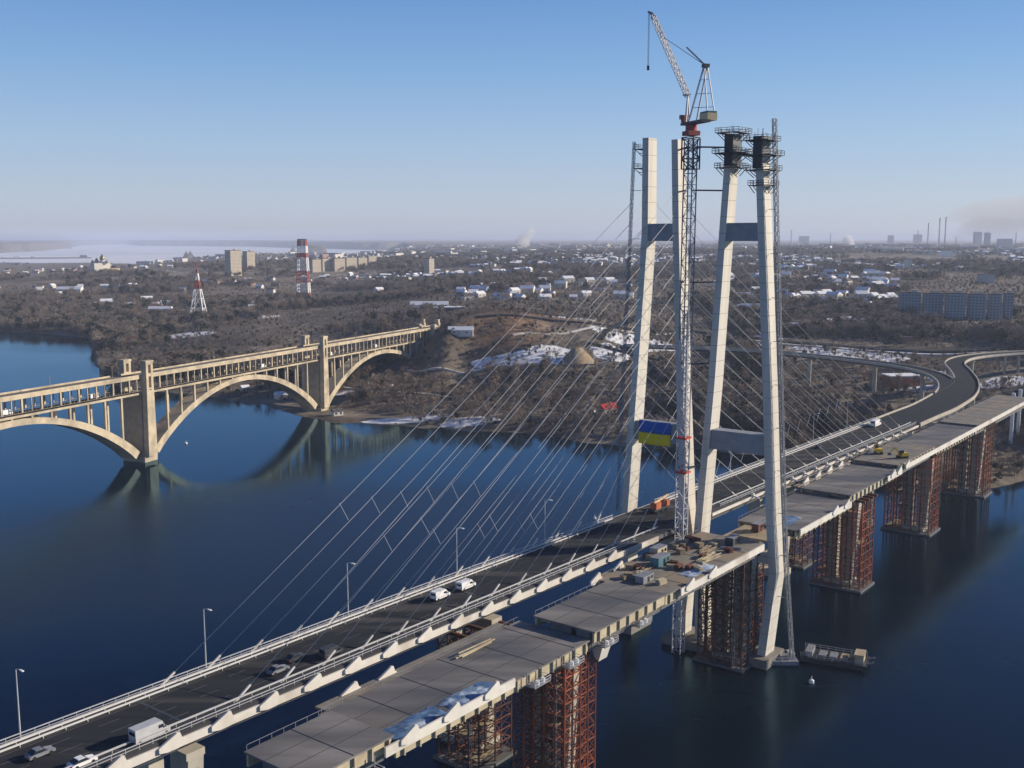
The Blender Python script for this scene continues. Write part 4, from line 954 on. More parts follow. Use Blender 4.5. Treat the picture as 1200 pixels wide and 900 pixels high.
car(120, 8.5, ZD, 'dark', "dark car on the open carriageway beyond the pylons", name="car")
def crane_truck():
    o = thing("crane_truck", "orange mobile crane truck on the open carriageway beside the tower crane mast", "crane truck", W(-6, 7, ZD)); s, n_ = -6, 7
    for a in (-3, 0, 3):
        for b_ in (-1, 1): MB().tube([W(s + a, n_ + b_ * .8, ZD + .5), W(s + a, n_ + b_ * 1.3, ZD + .5)], .5, 10).build("wheel", M['tyre'], o)
    MB().sbox(s - 4.5, s + 4.5, n_ - 1.2, n_ + 1.2, ZD + .7, ZD + 1.3).build("chassis", M['dark'], o); MB().sbox(s + 2.8, s + 4.6, n_ - 1.2, n_ + 1.2, ZD + 1.3, ZD + 3).build("cab", M['orange'], o)
    MB().sbox(s - 3.5, s - .5, n_ - 1.1, n_ + 1.1, ZD + 1.3, ZD + 3.2).build("winch_housing", M['orange'], o); MB().bar(W(s - 3, n_, ZD + 3.2), W(s + 5.5, n_, ZD + 4.2), .5).build("boom", M['cream'], o)
crane_truck()
# lamp posts
def lamp(s, off, label, h=12.2, base=None):
    b = W(s, fo(s) + off, ZD) if base is None else Vector(base); o = thing("street_lamp", label, "street lamp", tuple(b), "street lamps along the outer edge of the carriageway")
    r_ = Vector((BN[0], BN[1], 0)); t = b + Vector((0, 0, h))
    MB().tube([b - Vector((0, 0, .6)), b + Vector((0, 0, h * .5)), t], [.17, .13, .09], 8).build("pole", M['rail'], o); MB().tube([t, t + r_ * .8 + Vector((0, 0, .25)), t + r_ * 1.5 + Vector((0, 0, .3))], .06, 6).build("arm", M['rail'], o)
    MB().box(t + r_ * 1.9 + Vector((0, 0, .28)), (1.0, .35, .16), (r_, Vector((BD[0], BD[1], 0)))).build("lamp_head", M['white'], o)
for s, l in ((-202.4, "leftmost street lamp, on the outer railing at the bottom left of the bridge"), (-165.6, "street lamp just past the lowest stay cable foot"), (-128.3, "third street lamp from the left among the stay cables"),
             (-91.9, "fourth street lamp from the left, left of the two white vans"), (-55.5, "street lamp near the finished pylon's left leg"), (55, "street lamp seen under the unfinished pylon's lower beam"), (92, "street lamp just right of the thin hoist mast"),
             (129, "street lamp before the white truck"), (166, "street lamp beside the white truck near the fork")): lamp(s, -.1, l)
# ------------------------------------------------------------------ old arch bridge
T1 = at(175, 540)[:2]; T2 = at(379, 482)[:2]; SPN = float(np.hypot(*(T2 - T1))); AE = (T2 - T1) / SPN; AN = np.array([AE[1], -AE[0]])
def Q(a, b_, z):
    p = T1 + AE * a + AN * (b_ - 6.0); return Vector((p[0], p[1], z * (1 - .00021 * max(0.0, a))))
arch = thing("arch_bridge", "old two deck concrete arch bridge with tall pier towers crossing the river at left", "arch bridge", tuple(Q(0, 0, 0)))
def abox(q, a0, a1, b0, b1, z0, z1): 
    p = [(a0, b0), (a1, b0), (a1, b1), (a0, b1)]; return q.hexa([Q(a, b_, z0) for a, b_ in p], [Q(a, b_, z1) for a, b_ in p])
ZL, ZU = 39.2, 48.2; E0, E1 = -SPN * 1.35, SPN * 2 - 2
abox(MB(), E0, E1, -5.6, 5.6, ZL - 1.1, ZL).build("lower_deck", M['arch'], arch); abox(MB(), E0, E1, -4.9, 4.9, ZL + .004, ZL + .06).build("lower_road", M['asphalt2'], arch)
abox(MB(), E0, E1 + 26, -5.9, 5.9, ZU - 1.2, ZU).build("upper_deck", M['arch'], arch); abox(MB(), E0, E1 + 26, -5.0, 5.0, ZU + .01, ZU + .35).build("track_bed", M['trackbed'], arch)
for sd in (-5.75, 5.75):
    q = MB(); abox(q, E0, E1 + 26, sd - .15, sd + .15, ZU + .02, ZU + 1.15); q.build("parapet", M['arch'], arch)
    q = MB(); abox(q, E0, E1, sd - .22, sd - .06, ZL + .9, ZL + 1.05)
    for a in np.arange(E0, E1, 2.2): q.bar(Q(a, sd - .14, ZL), Q(a, sd - .14, ZL + 1), .12)
    q.build("railing", M['archdark'], arch)
q = MB()
for b_ in (-2.4, -.9, .9, 2.4): abox(q, E0, E1 + 26, b_ - .06, b_ + .06, ZU + .36, ZU + .52)
q.build("rails", M['dark'], arch)
def archz(f_): return 6.0 + 30.6 * (1 - (2 * f_ - 1) ** 2) ** .92
for i in (-2, -1, 0, 1):
    a0 = i * SPN + 6.0; a1 = (i + 1) * SPN - 6.0
    if i == -2: continue
    q = MB(); K = 40; pts = []
    for j in range(K + 1):
        f_ = j / K; z = archz(f_); dz = (archz(min(1, f_ + .01)) - archz(max(0, f_ - .01))) / ((min(1, f_ + .01) - max(0, f_ - .01)) * (a1 - a0))
        nx, nz = -dz / math.hypot(1, dz), 1 / math.hypot(1, dz); th = 3.0 + 1.6 * abs(2 * f_ - 1) ** 2; a = a0 + (a1 - a0) * f_
        pts += [Q(a - nx * th, -5.2, z - nz * th), Q(a - nx * th, 5.2, z - nz * th), Q(a, 5.2, z), Q(a, -5.2, z)]
    q.poly(pts, [(j * 4 + m_, (j + 1) * 4 + m_, (j + 1) * 4 + (m_ + 1) % 4, j * 4 + (m_ + 1) % 4) for j in range(K) for m_ in range(4)] + [(0, 1, 2, 3), (K * 4 + 3, K * 4 + 2, K * 4 + 1, K * 4)])
    q.build("arch_rib", M['arch'], arch)
    nb = 14
    for j in range(1, nb):
        f_ = j / nb; a = a0 + (a1 - a0) * f_; z = archz(f_)
        if z < ZL - 2.2:
            q = MB()
            for sd in (-4.7, 4.7): abox(q, a - .55, a + .55, sd - .55, sd + .55, z - 1.5, ZL - 1.1)
            abox(q, a - .5, a + .5, -4.16, 4.16, ZL - 2.3, ZL - 1.12); q.build("spandrel_column", M['arch'], arch)
for i in range(-1, 2):
    for j in range(0, 14):
        a = i * SPN + 6 + (SPN - 12) * (j + .5) / 14; q = MB()
        for sd in (-5.2, 5.2): abox(q, a - .45, a + .45, sd - .4, sd + .4, ZL + .07, ZU - 1.2)
        abox(q, a - .4, a + .4, -4.8, 4.8, ZU - 2.0, ZU - 1.21); q.build("deck_frame", M['arch'], arch)
        q = MB(); a2 = a + (SPN - 12) / 28
        for sd in (-5.2, 5.2): abox(q, a2 - .2, a2 + .2, sd - .2, sd + .2, ZL + .07, ZU - 1.2)
        abox(q, a2 - .15, a2 + .15, -5.0, 5.0, ZU - 1.7, ZU - 1.21); q.build("deck_post", M['arch'], arch)
for i in (-1, 0, 1):
    a = i * SPN; q = MB()
    abox(q, a - 5.0, a + 5.0, -7.5, 7.5, -4, 3.0); q.build("pier_base", M['arch'], arch)
    MB().hexa([Q(a - 4.2, -6.4, 3.0), Q(a + 4.2, -6.4, 3.0), Q(a + 4.2, 5.7, 3.0), Q(a - 4.2, 5.7, 3.0)], [Q(a - 3.4, -6.2, ZL - 1.1), Q(a + 3.4, -6.2, ZL - 1.1), Q(a + 3.4, 5.7, ZL - 1.1), Q(a - 3.4, 5.7, ZL - 1.1)]).build("pier_wall", M['archdark'], arch)
    for sd in (-7.4, 7.4):
        t = MB(); b0, b1 = (sd - 1.7, sd + 1.7)
        t.hexa([Q(a - 3.4, b0, 3), Q(a + 3.4, b0, 3), Q(a + 3.4, b1, 3), Q(a - 3.4, b1, 3)], [Q(a - 2.8, b0 + .1, ZL), Q(a + 2.8, b0 + .1, ZL), Q(a + 2.8, b1 - .1, ZL), Q(a - 2.8, b1 - .1, ZL)])
        for e_ in (-1.9, 1.9): abox(t, a + e_ - .85, a + e_ + .85, b0 + .12, b1 - .12, ZL, 54.0)
        for zz, hh in ((ZL + .4, .9), (ZU - 1.6, 1.8), (53.0, 1.6)): abox(t, a - 1.05, a + 1.05, b0 + .2, b1 - .2, zz, zz + hh)
        to = t.build("pier_tower", M['arch'], arch); abox(MB(), a - 3.1, a + 3.1, b0 - .15, b1 + .15, 54.0, 55.2).build("tower_cap", M['arch'], to)
a = 2 * SPN
for sd in (-7.0, 7.0):
    q = MB(); abox(q, a - 4, a - .5, sd - 2, sd + 2, 20, 52); abox(q, a + 4.5, a + 8, sd - 2, sd + 2, 24, 52.5); abox(q, a - .5, a + 4.5, sd - 1.6, sd + 1.6, 46.5, 50.5)
    to = q.build("gate_tower", M['arch'], arch); abox(MB(), a + 4.9, a + 7.6, sd - 1.4, sd + 1.4, 52.5, 56).build("tower_cap", M['arch'], to)
abox(MB(), a - 3, a + 30, -5.4, 5.4, 20, ZL - 1.1).build("abutment", M['archdark'], arch)
for i in range(11):
    a = -150 + i * 42
    q = MB(); q.bar(Q(a, 5.3, ZU + .3), Q(a, 5.3, ZU + 6.5), .16); q.bar(Q(a, 5.3, ZU + 6.2), Q(a, 2, ZU + 6.2), .1); q.build("catenary_mast", M['archdark'], arch)
axA = (Vector((AE[0], AE[1], 0)), Vector((-AE[1], AE[0], 0)))
for a, lb, big in ((-91, "white van on the arch bridge's lower deck at the photo's left edge", 1), (-36, "white van on the lower deck just left of the first pier tower", 1), (112, "white van on the lower deck above the middle arch crown", 1), (195, "white van on the lower deck right of the second pier tower", 1), (262, "white van on the lower deck over the last arch", 1)):
    car(0, 0, 0, 'white', lb, L_=5.6, wd=2.1, h=2.5, cat="van", name="van", van=True, pos=Q(a, 3.2, ZL + .07), axes=axA)
# ------------------------------------------------------------------ towers, blocks, chimneys far off
def lattice_tower(x, y, hgt, wb, label):
    g = G(x, y); o = thing("lattice_tower", label, "pylon tower", tuple(g)); base = Vector(g)
    lv = [0, .22, .42, .6, .78, .92, 1.0]; wd = lambda f_: wb * (1 - f_) ** 1.15 + 1.6
    for i in range(len(lv) - 1):
        q = MB(); f0, f1 = lv[i], lv[i + 1]; c0 = [(1, 1), (1, -1), (-1, -1), (-1, 1)]
        p = lambda f_, j: base + Vector((c0[j][0] * wd(f_) / 2, c0[j][1] * wd(f_) / 2, hgt * f_))
        for j in range(4):
            q.bar(p(f0, j), p(f1, j), 1.1 - .5 * f0); q.bar(p(f1, j), p(f1, (j + 1) % 4), .6); m_ = (p(f1, j) + p(f1, (j + 1) % 4)) / 2
            q.bar(p(f0, j), m_, .5); q.bar(p(f0, (j + 1) % 4), m_, .5)
        q.build("lattice_section", M['fadered' if i in (3, 5) else 'white'], o)
    MB().bar(base + Vector((0, 0, hgt)), base + Vector((0, 0, hgt * 1.14)), .6).build("top_spike", M['red'], o)
lattice_tower(233, 374, 66, 18, "white power line tower with four splayed legs standing on the flat land")
def striped(x, y, hgt):
    g = Vector(G(x, y)); o = thing("transmission_tower", "red and white banded tapering transmission tower right of the white tower", "transmission tower", tuple(g))
    bands = [0, .10, .27, .47, .70, .78, .90, 1.0]
    for i in range(7):
        f0, f1 = bands[i], bands[i + 1]; w_ = lambda f_: 19.5 - 7 * f_; q = MB(); z0, z1 = g.z - 1 + hgt * f0, g.z - 1 + hgt * f1; k = 3
        c = [(1, 1), (1, -1), (-1, -1), (-1, 1)]; p = lambda f_, j: g + Vector((c[j][0] * w_(f_) / 2, c[j][1] * w_(f_) / 2, hgt * f_))
        for s_ in range(k):
            a0, a1 = f0 + (f1 - f0) * s_ / k, f0 + (f1 - f0) * (s_ + 1) / k
            for j in range(4):
                j2 = (j + 1) % 4; q.bar(p(a0, j), p(a1, j), 1.5); q.bar(p(a1, j), p(a1, j2), .55); q.bar(p(a0, j), p(a1, j2), .55); q.bar(p(a0, j2), p(a1, j), .55)
                m0 = (p(a0, j) + p(a0, j2)) / 2; m1 = (p(a1, j) + p(a1, j2)) / 2
        q.build("painted_band", M['fadered' if i % 2 == 0 else 'white'], o)
    t = g + Vector((0, 0, hgt)); MB().box(t + U * 1.2, (14, 14, 1.4)).build("top_platform", M['dark'], o)
striped(356, 350, 97)
def block(x0, x1, ytop, ybot, label, m, depth=14, z0=40, cat="apartment block", name="apartment_block", roof='roofdark', shear=0.0, rz=.35, extra=True):
    g = Vector(G((x0 + x1) / 2, ybot, z0)); d = g.y; wdt = (x1 - x0) / F * d; hgt = (ybot - ytop) / F * d
    o = thing(name, label, cat, tuple(g)); o.rotation_euler = (0, 0, rz); ww = max(.45 * wdt, (wdt - depth * abs(math.sin(rz))) / math.cos(rz))
    MB().box((0, 0, hgt / 2 - 3), (ww, depth, hgt + 6)).build("wall", M[m], o, local=True)
    q = MB(); q.box((0, 0, hgt + .2), (ww + .6, depth + .6, .8)); rf = q.build("roof", M[roof], o, local=True)
    if extra: MB().box((ww * .2, 0, hgt + 1.9), (min(5, ww * .3), min(5, depth * .4), 2.6)).build("lift_housing", M['block'], rf, local=True)
block(265, 283, 294, 323, "tall pale twin tower block, the left one, above the wooded shore", 'win_beige', 20, rz=.85)
block(285, 299, 295, 317, "tall pale twin tower block, the right one, partly behind its neighbour", 'win_beige', 18, rz=.85)
block(497, 509, 303, 323, "single slim pale tower block standing in the middle distance", 'win_beige', 16, rz=.85)
for i, (x0, x1, y0, y1) in enumerate([(364, 376, 304, 319), (376, 390, 303, 318), (390, 404, 303, 318), (404, 418, 302, 317), (418, 430, 302, 314), (430, 441, 300, 309)]):
    block(x0, x1, y0, y1, ["cream panel block nearest the banded tower in the long row", "cream panel block second in the long row by the reservoir", "cream panel block third in the long row by the reservoir", "cream panel block fourth in the long row by the reservoir",
          "cream panel block fifth in the long row, a little lower", "low cream panel block at the right end of the long row"][i], 'win_beige', 10, 42, rz=.8)
for i, (x0, x1, y0, y1) in enumerate([(1052, 1078, 343, 372), (1080, 1104, 344, 373), (1106, 1130, 344, 374), (1132, 1154, 345, 375), (1156, 1172, 345, 375), (1174, 1186, 344, 374)]):
    block(x0, x1, y0, y1, ["bluish grey panel block at the left end of the row on the right", "bluish grey panel block second in the row on the right", "bluish grey panel block third in the row on the right", "bluish grey panel block fourth in the row on the right",
          "bluish grey panel block fifth in the row with a pale end wall", "bluish grey panel block at the right end of the row near the frame edge"][i], 'win_grey', 13, 37, rz=-.25)
for x0, x1, y0, y1, l, m in [(1103, 1115, 294, 301, "bright white box building below the grey factory chimneys", 'white'), (1070, 1096, 294.5, 298.5, "long low pale factory hall left of the white box building", 'wallw'), (1060, 1067, 304, 315, "small pale tower block in the haze on the right", 'win_white'), (1147, 1163, 322, 332, "wide grey hall among trees on the right", 'blockgrey'),
    (590, 642, 309, 315, "long low reddish factory hall beside the smoking chimney", 'brickred'), (505, 515, 293, 297, "white building near the far reservoir end", 'wallw'), (452, 464, 297, 301, "low white building by the far shore", 'wallw'), (478, 492, 299, 302, "long low reddish building by the far shore", 'wallb'),
    (560, 572, 296, 301, "pale hall in the far middle of the city", 'wallw'), (655, 668, 294, 299, "pale hall far behind the stay cables", 'blockgrey'), (520, 545, 360, 363, "low shed with a snow covered roof in the scrub", 'roofdark'), (816, 826, 298, 303, "white hall in the haze seen between the pylons", 'wallw'),
    (936, 948, 277, 285, "dark factory block left of the white steam plume", 'chim'), (1040, 1047, 276, 285, "dark squat factory block in the far haze", 'chim'), (1070, 1080, 275, 285, "dark factory block below the left grey chimney", 'chim'), (1140, 1150, 272, 286, "grey blast furnace block under the brown smoke", 'chim'), (1153, 1160, 273, 287, "grey furnace tower right of the blast furnace block", 'chim'), (1168, 1186, 280, 288, "grey factory hall at the far right", 'chim'),
    (745, 752, 352, 357, "white garage building at the left of the finished pylon", 'wallw'), (1010, 1018, 379, 386, "blue roofed shop by the highway at right", 'teal'), (1028, 1046, 375, 383, "white shop building by the highway at right", 'wallw'), (1052, 1066, 395, 402, "pink walled house by the highway", 'wallb'), (1176, 1192, 397, 401, "long white shed by the right edge road", 'wallw'), (1178, 1200, 455, 470, "pale storage tank building at the right edge beside the deck", 'wallw'),
    (1036, 1076, 440, 452, "long brick garage row with a snowy roof behind the fork", 'brickred'), (672, 690, 306, 309, "low grey hall behind the cables", 'blockgrey')]:
    block(x0, x1, y0, y1, l, m, 16, 60, "building", "building", 'cleansnow' if ('snow' in l or 'garage' in l) else 'roofdark', rz=.12, extra=False)
def chimney(x, ytop, ybot, label, m='chim', r=3.2, z0=70):
    g = Vector(G(x, ybot, z0)); hgt = (ybot - ytop) / F * g.y; o = thing("factory_chimney", label, "chimney", tuple(g)); r = r * g.y / 6000
    st = MB().tube([g - U * 5, g + U * hgt], [r * 1.25, r * .8], 14).build("shaft", M[m], o); MB().tube([g + U * (hgt - r * .6), g + U * (hgt + r * .2)], r * .95, 14).build("rim", M['roofdark'], st)
for x, yt, yb, l in [(609, 292, 309, "red brick chimney with a white steam plume in the middle distance"), (927, 270, 285, "slim grey chimney far right of the hoist mast"), (973, 273, 285, "thin grey chimney left of the small white plume"), (1087, 262, 286, "grey chimney first from the left in the tall factory group"), (1100, 256, 287, "grey chimney in the middle of the tall factory group, with smoke"), (1107, 255, 287, "tall grey chimney third in the factory group"),
                     (1142, 274, 288, "short grey chimney under the brown smoke cloud"), (1156, 272, 288, "short grey chimney right of the brown smoke"), (1190, 273, 288, "thin grey chimney at the far right edge"), (1075, 270, 286, "thin grey chimney left of the tall group"), (852, 276, 286, "thin grey chimney seen beside the right pylon pair"), (1120, 278, 288, "stubby grey chimney right of the tall group")]:
    chimney(x, yt, yb, l, 'brickred' if x == 609 else 'chim', 3.4 if x in (1100, 1107, 1087) else 2.6)
ch = Vector(G(118, 319, 42)); o = thing("church", "cream church with dark onion domes standing over the wooded shore at left", "church", tuple(ch)); k = ch.y / F
cx_ = (Vector((.64, .77, 0)), Vector((-.77, .64, 0))); MB().box(ch + Vector((0, 0, 5 * k)), (20 * k, 9 * k, 11 * k), cx_).build("nave", M['wallw'], o); MB().box(ch + Vector((13 * k, 0, 2 * k)), (16 * k, 8 * k, 5 * k), cx_).build("annex", M['cream'], o)
for dx, rr_, hh in ((-4, 2.4, 13), (2.5, 3.2, 17), (-9, 1.8, 11), (8, 1.8, 11)):
    c = ch + Vector((dx * k, 0, 10 * k)); MB().tube([c, c + U * (hh - 10) * k * .6], rr_ * k * .75, 14).build("drum", M['wallw'], o)
    z0 = c + U * (hh - 10) * k * .6; MB().tube([z0, z0 + U * rr_ * k * .6, z0 + U * rr_ * k * 1.2, z0 + U * rr_ * k * 2.2], [rr_ * k * .7, rr_ * k, rr_ * k * .6, .05], 14).build("dome", M['gold'], o, smooth=True)
sp2 = Vector(G(676, 424, 22)); q = MB(); kk = 10
pts = []
for i in range(7):
    for j in range(24):
        a = 2 * math.pi * j / 24; f_ = i / 6; r_ = .78 * (11.5 * (1 - f_) + 3.5) * (1 + .12 * math.sin(3 * a + 1)); pts.append(sp2 + Vector((r_ * math.cos(a) * 1.15, r_ * math.sin(a), -1 + 12 * f_ ** .85 + .4 * math.sin(5 * a))))
q.poly(pts, [(i * 24 + j, i * 24 + (j + 1) % 24, (i + 1) * 24 + (j + 1) % 24, (i + 1) * 24 + j) for i in range(6) for j in range(24)] + [tuple(6 * 24 + j for j in range(24))])
tag(q.build("sand_heap", M['sand'], smooth=True), "steep sandy heap standing on the snowy yard behind the stay cables", "sand heap")
def boat(x, y, label, m):
    g = Vector(G(x, y, 2)); o = thing("boat", label, "boat", tuple(g)); a, b_ = Vector((.8, .6, 0)), Vector((-.6, .8, 0))
    q = MB(); q.hexa([g - a * 4 - b_ * 1.4 + U * .2, g + a * 4 - b_ * .4 + U * .2, g + a * 4 + b_ * .4 + U * .2, g - a * 4 + b_ * 1.4 + U * .2], [g - a * 4.3 - b_ * 1.9 + U * 1.8, g + a * 5.4 - b_ * .3 + U * 2.2, g + a * 5.4 + b_ * .3 + U * 2.2, g - a * 4.3 + b_ * 1.9 + U * 1.8]); q.build("hull", M['white'], o)
    MB().box(g - a * .8 + U * 2.6, (4, 2.4, 1.8), (a, b_)).build("cabin", M[m], o)
boat(693, 484, "white boat drawn up on the bank beside the red roofed shed", 'white'); boat(742, 521, "pale boat moored at the bank left of the finished pylon", 'rail')
def shed(x, y, label, mr, L_=14, wd=9, h=4.5, rz=.6, z=8, name="shed", mw='wallw'):
    g = Vector(G(x, y, z)); o = thing(name, label, name.replace('_', ' '), tuple(g)); o.rotation_euler = (0, 0, rz); house_parts(o, L_, wd, h, mw, mr)
    return o
def house_parts(o, L_, wd, h, mw, mr):
    MB().box((0, 0, h / 2 - .7), (L_, wd, h + 1.4)).build("wall", M[mw], o, local=True)
    l, w_ = L_ / 2 + .4, wd / 2 + .5; rh = wd * .36
    q = MB(); q.poly([(-l, -w_, h), (l, -w_, h), (l, w_, h), (-l, w_, h), (-l, 0, h + rh), (l, 0, h + rh)], [(0, 1, 5, 4), (2, 3, 4, 5), (0, 4, 3), (1, 2, 5), (3, 2, 1, 0)]); rf = q.build("roof", M[mr], o, local=True)
    MB().box((L_ * .2, .8, h + rh), (.8, .8, 1.8)).build("chimney", M['brickred'], rf, local=True)
    for i in (-1, 1): MB().box((i * L_ * .25, -wd / 2 - .02, h * .55), (1.3, .08, 1.3)).build("window", M['glass'], o, local=True)
shed(712, 485, "red roofed shed on the wooded bank behind the stay cables", 'red', 12, 8, 4)
shed(395, 487, "small grey hut at the foot of the arch bridge's second tower", 'roofdark', 7, 5, 3)
shed(332, 467, "small shed with a snow covered roof under the middle arch", 'cleansnow', 12, 7, 3); shed(287, 459, "small white hut on the shore behind the middle arch", 'cleansnow', 6, 5, 3.4)
shed(172, 356, "white hall in the trees left of the lattice tower", 'cleansnow', 18, 12, 8); shed(188, 365, "long white roofed shed left of the lattice tower", 'cleansnow', 34, 10, 4, 0); shed(50, 380, "pale boathouse on the far left shore", 'cleansnow', 14, 8, 3.5, 0)
shed(98, 379, "long pale boathouse on the far shore near the spit", 'cleansnow', 20, 8, 3.5, .2); shed(82, 343, "long snow roofed hall in the woods at far left", 'cleansnow', 44, 14, 6, 0); shed(275, 373, "long white roofed shed right of the lattice tower", 'cleansnow', 50, 10, 3, 0)
shed(503, 360, "long snow roofed greenhouse on the scrubland", 'cleansnow', 46, 12, 3, 0); shed(540, 393, "white roofed gatehouse at the end of the arch bridge", 'cleansnow', 20, 8, 4, 0)
# houses of the town: individuals, then one far mass
house_kinds = []
for mw, mr, L_, wd, h in (('wallw', 'cleansnow', 12, 9, 4.5), ('wallb', 'cleansnow', 11, 8, 4), ('wallw', 'roofdark', 13, 9, 5), ('block', 'snow', 16, 10, 6)):
    o = thing("town_house", "", "house", (0, 0, 0), "houses of the distant town"); house_parts(o, L_, wd, h, mw, mr); house_kinds.append(o)
HL = ["distant town house with a snow covered roof and pale walls", "distant town house with a snow covered roof and brick walls", "distant town house with a dark roof and pale walls", "larger distant town house with a patchy snow roof"]
spots = []
zones = [(885, 1050, 322, 366, 150), (540, 740, 318, 352, 70), (840, 900, 320, 370, 30), (900, 1060, 362, 392, 25), (60, 330, 338, 362, 20), (430, 560, 318, 345, 30), (1060, 1200, 376, 392, 14), (730, 800, 340, 375, 26), (745, 850, 300, 335, 30)]
for x0, x1, y0, y1, k in zones:
    t = 0
    while t < k:
        x = rnd.uniform(x0, x1); y = y1 - (y1 - y0) * rnd.random() ** 1.3; g = G(x, y, 45)
        if g[2] < 2: t += 1; continue
        spots.append(tuple(g)); t += 1
spots = spots[:300]
used = set()
for i, g in enumerate(spots):
    k = rnd.choices([0, 1, 2, 3], [5, 2, 2, 2])[0]
    o = house_kinds[k] if k not in used else dup(house_kinds[k]); used.add(k)
    place(o, g, rnd.uniform(-.8, .8), rnd.uniform(.8, 1.25), HL[k])
fm = MB()
nfar = 0
while nfar < 4200:
    x = rnd.uniform(-20, 1220) if rnd.random() < .35 else rnd.uniform(430, 1220); r_ = 2100 * (4.0 ** rnd.random()); th = math.atan((x - 600) / F); gx, gy = r_ * math.sin(th), r_ * math.cos(th)
    if r_ < 5000: gy = round((gy + .2 * gx) / 62) * 62 - .2 * gx + rnd.uniform(-5, 5)
    if fbm(np.array([gx / 500]), np.array([gy / 500]), 77, 3)[0] < .46: nfar += .3; continue
    z = H1(gx, gy); nfar += 1
    if z < 2: continue
    big = rnd.random() < .12 and r_ > 3400; l, w_, h = (rnd.uniform(30, 70), 13, rnd.uniform(9, 18)) if big else (rnd.uniform(9, 16), 9, rnd.uniform(4, 7))
    a = rnd.choice((.2, .2, -.4, 1.2)) + rnd.uniform(-.1, .1); X, Y = Vector((math.cos(a), math.sin(a), 0)), Vector((-math.sin(a), math.cos(a), 0))
    fm.cur = rnd.choice((0, 0, 1, 3)); fm.box((gx, gy, z + h / 2 - 1), (l, w_, h + 2), (X, Y)); fm.cur = rnd.choices((2, 4), (1, 1))[0]
    p = Vector((gx, gy, z)); e_ = lambda a_, b_, c_: p + X * a_ * (l / 2 + .3) + Y * b_ * (w_ / 2 + .3) + U * (h + c_)
    rh = .5 if big else 3; fm.poly([e_(-1, -1, .05), e_(1, -1, .05), e_(1, 1, .05), e_(-1, 1, .05), e_(-1, 0, rh), e_(1, 0, rh)], [(0, 1, 5, 4), (2, 3, 4, 5), (0, 4, 3), (1, 2, 5)])
tag(fm.build("far_town", [M['wallw'], M['wallb'], M['cleansnow'], M['blockgrey'], M['roofdark']]), kind="stuff")

# ------------------------------------------------------------------ trees
def bare_tree(seed, h=11, spread=4.2, twigs=300, tm='twig', evergreen=False):
    r_ = random.Random(seed); tr = MB(); cr_ = MB()
    lean = Vector((r_.uniform(-.4, .4), r_.uniform(-.4, .4), 0))
    tr.tube([Vector((0, 0, -1)), Vector((0, 0, h * .3)) + lean * .4, Vector((0, 0, h * .6)) + lean, Vector((0, 0, h * .88)) + lean * 1.4], [.28, .21, .13, .04], 6)
    ends = []
    for i in range(11):
        f_ = r_.uniform(.25, .8); a = r_.uniform(0, 6.28); st = Vector((0, 0, h * f_)) + lean * f_ * 1.3; L_ = spread * r_.uniform(.6, 1.05) * (1.1 - .55 * f_)
        en = st + Vector((math.cos(a) * L_, math.sin(a) * L_, L_ * r_.uniform(.5, 1.3))); mid = st.lerp(en, .5) + Vector((0, 0, L_ * .1))
        tr.tube([st, mid, en], [.10, .07, .03], 4, False); ends += [(st, mid, en)] * 2 + [(mid, en, en)]
    for i in range(twigs):
        st, mid, en = r_.choice(ends); p = st.lerp(en, r_.uniform(.25, 1.05)) + Vector((r_.gauss(0, .5), r_.gauss(0, .5), r_.gauss(0, .5)))
        d = Vector((p.x * .35 + r_.gauss(0, 1), p.y * .35 + r_.gauss(0, 1), r_.uniform(.1, 1.8) if not evergreen else r_.gauss(0, .6))).normalized() * r_.uniform(.9, 2.1)
        sd = d.cross(Vector((r_.gauss(0, 1), r_.gauss(0, 1), r_.gauss(0, 1)))).normalized() * (r_.uniform(.05, .13) if not evergreen else .4)
        cr_.poly([p - sd, p + sd, p + d + sd * .3, p + d * .5 - sd * 1.2], [(0, 1, 2, 3)])
    return tr, cr_
protos = []
for i, (h, sp__, tw, tm) in enumerate(((11, 4.2, 330, 'twig'), (9, 4.6, 300, 'twig2'), (13, 4.0, 340, 'twig'), (7, 3.4, 240, 'twig2'))):
    tr, cr_ = bare_tree(100 + i, h, sp__, tw); o = thing("bare_tree", "", "tree", (0, 0, 0), "leafless trees on the river bank"); tr.build("trunk", M['bark'], o, local=True); cr_.build("crown", M[tm], o, local=True); protos.append(o)
def land_ok(x, y, zmin=1.2): return H1(x, y) > zmin
TL = ["bare brown tree on the wooded bank behind the stay cables", "bare tree in the wood behind the pylons beside the far carriageway", "bare tree on the shore round the arch bridge's second tower"]
tz = [(470, 740, 450, 504, 120, 0), (560, 720, 434, 452, 20, 0), (835, 1075, 430, 505, 130, 1), (745, 835, 430, 520, 12, 1), (300, 470, 448, 492, 18, 2)]
placed = 0; tused = set()
def near_road(x, y):
    for L_, w_ in ((mp_, 16), (rp, 12)):
        for p in L_[::2]:
            if (p.x - x) ** 2 + (p.y - y) ** 2 < w_ * w_: return True
    return False
for x0, x1, y0, y1, k, li in tz:
    t = 0; tries = 0
    while t < k and tries < 2000:
        tries += 1
        x, y = rnd.uniform(x0, x1), y1 - (y1 - y0) * rnd.random() ** .9; g = G(x, y, 10)
        if g[2] < 1.4 or near_road(g[0], g[1]): continue
        dep = (np.array(g[:2]) - T1) @ AN
        if abs(dep + 6) < 13: continue
        i = rnd.randrange(4); o = protos[i] if i not in tused else dup(protos[i]); tused.add(i); place(o, g, rnd.uniform(0, 6.28), rnd.uniform(.75, 1.2), TL[li]); t += 1
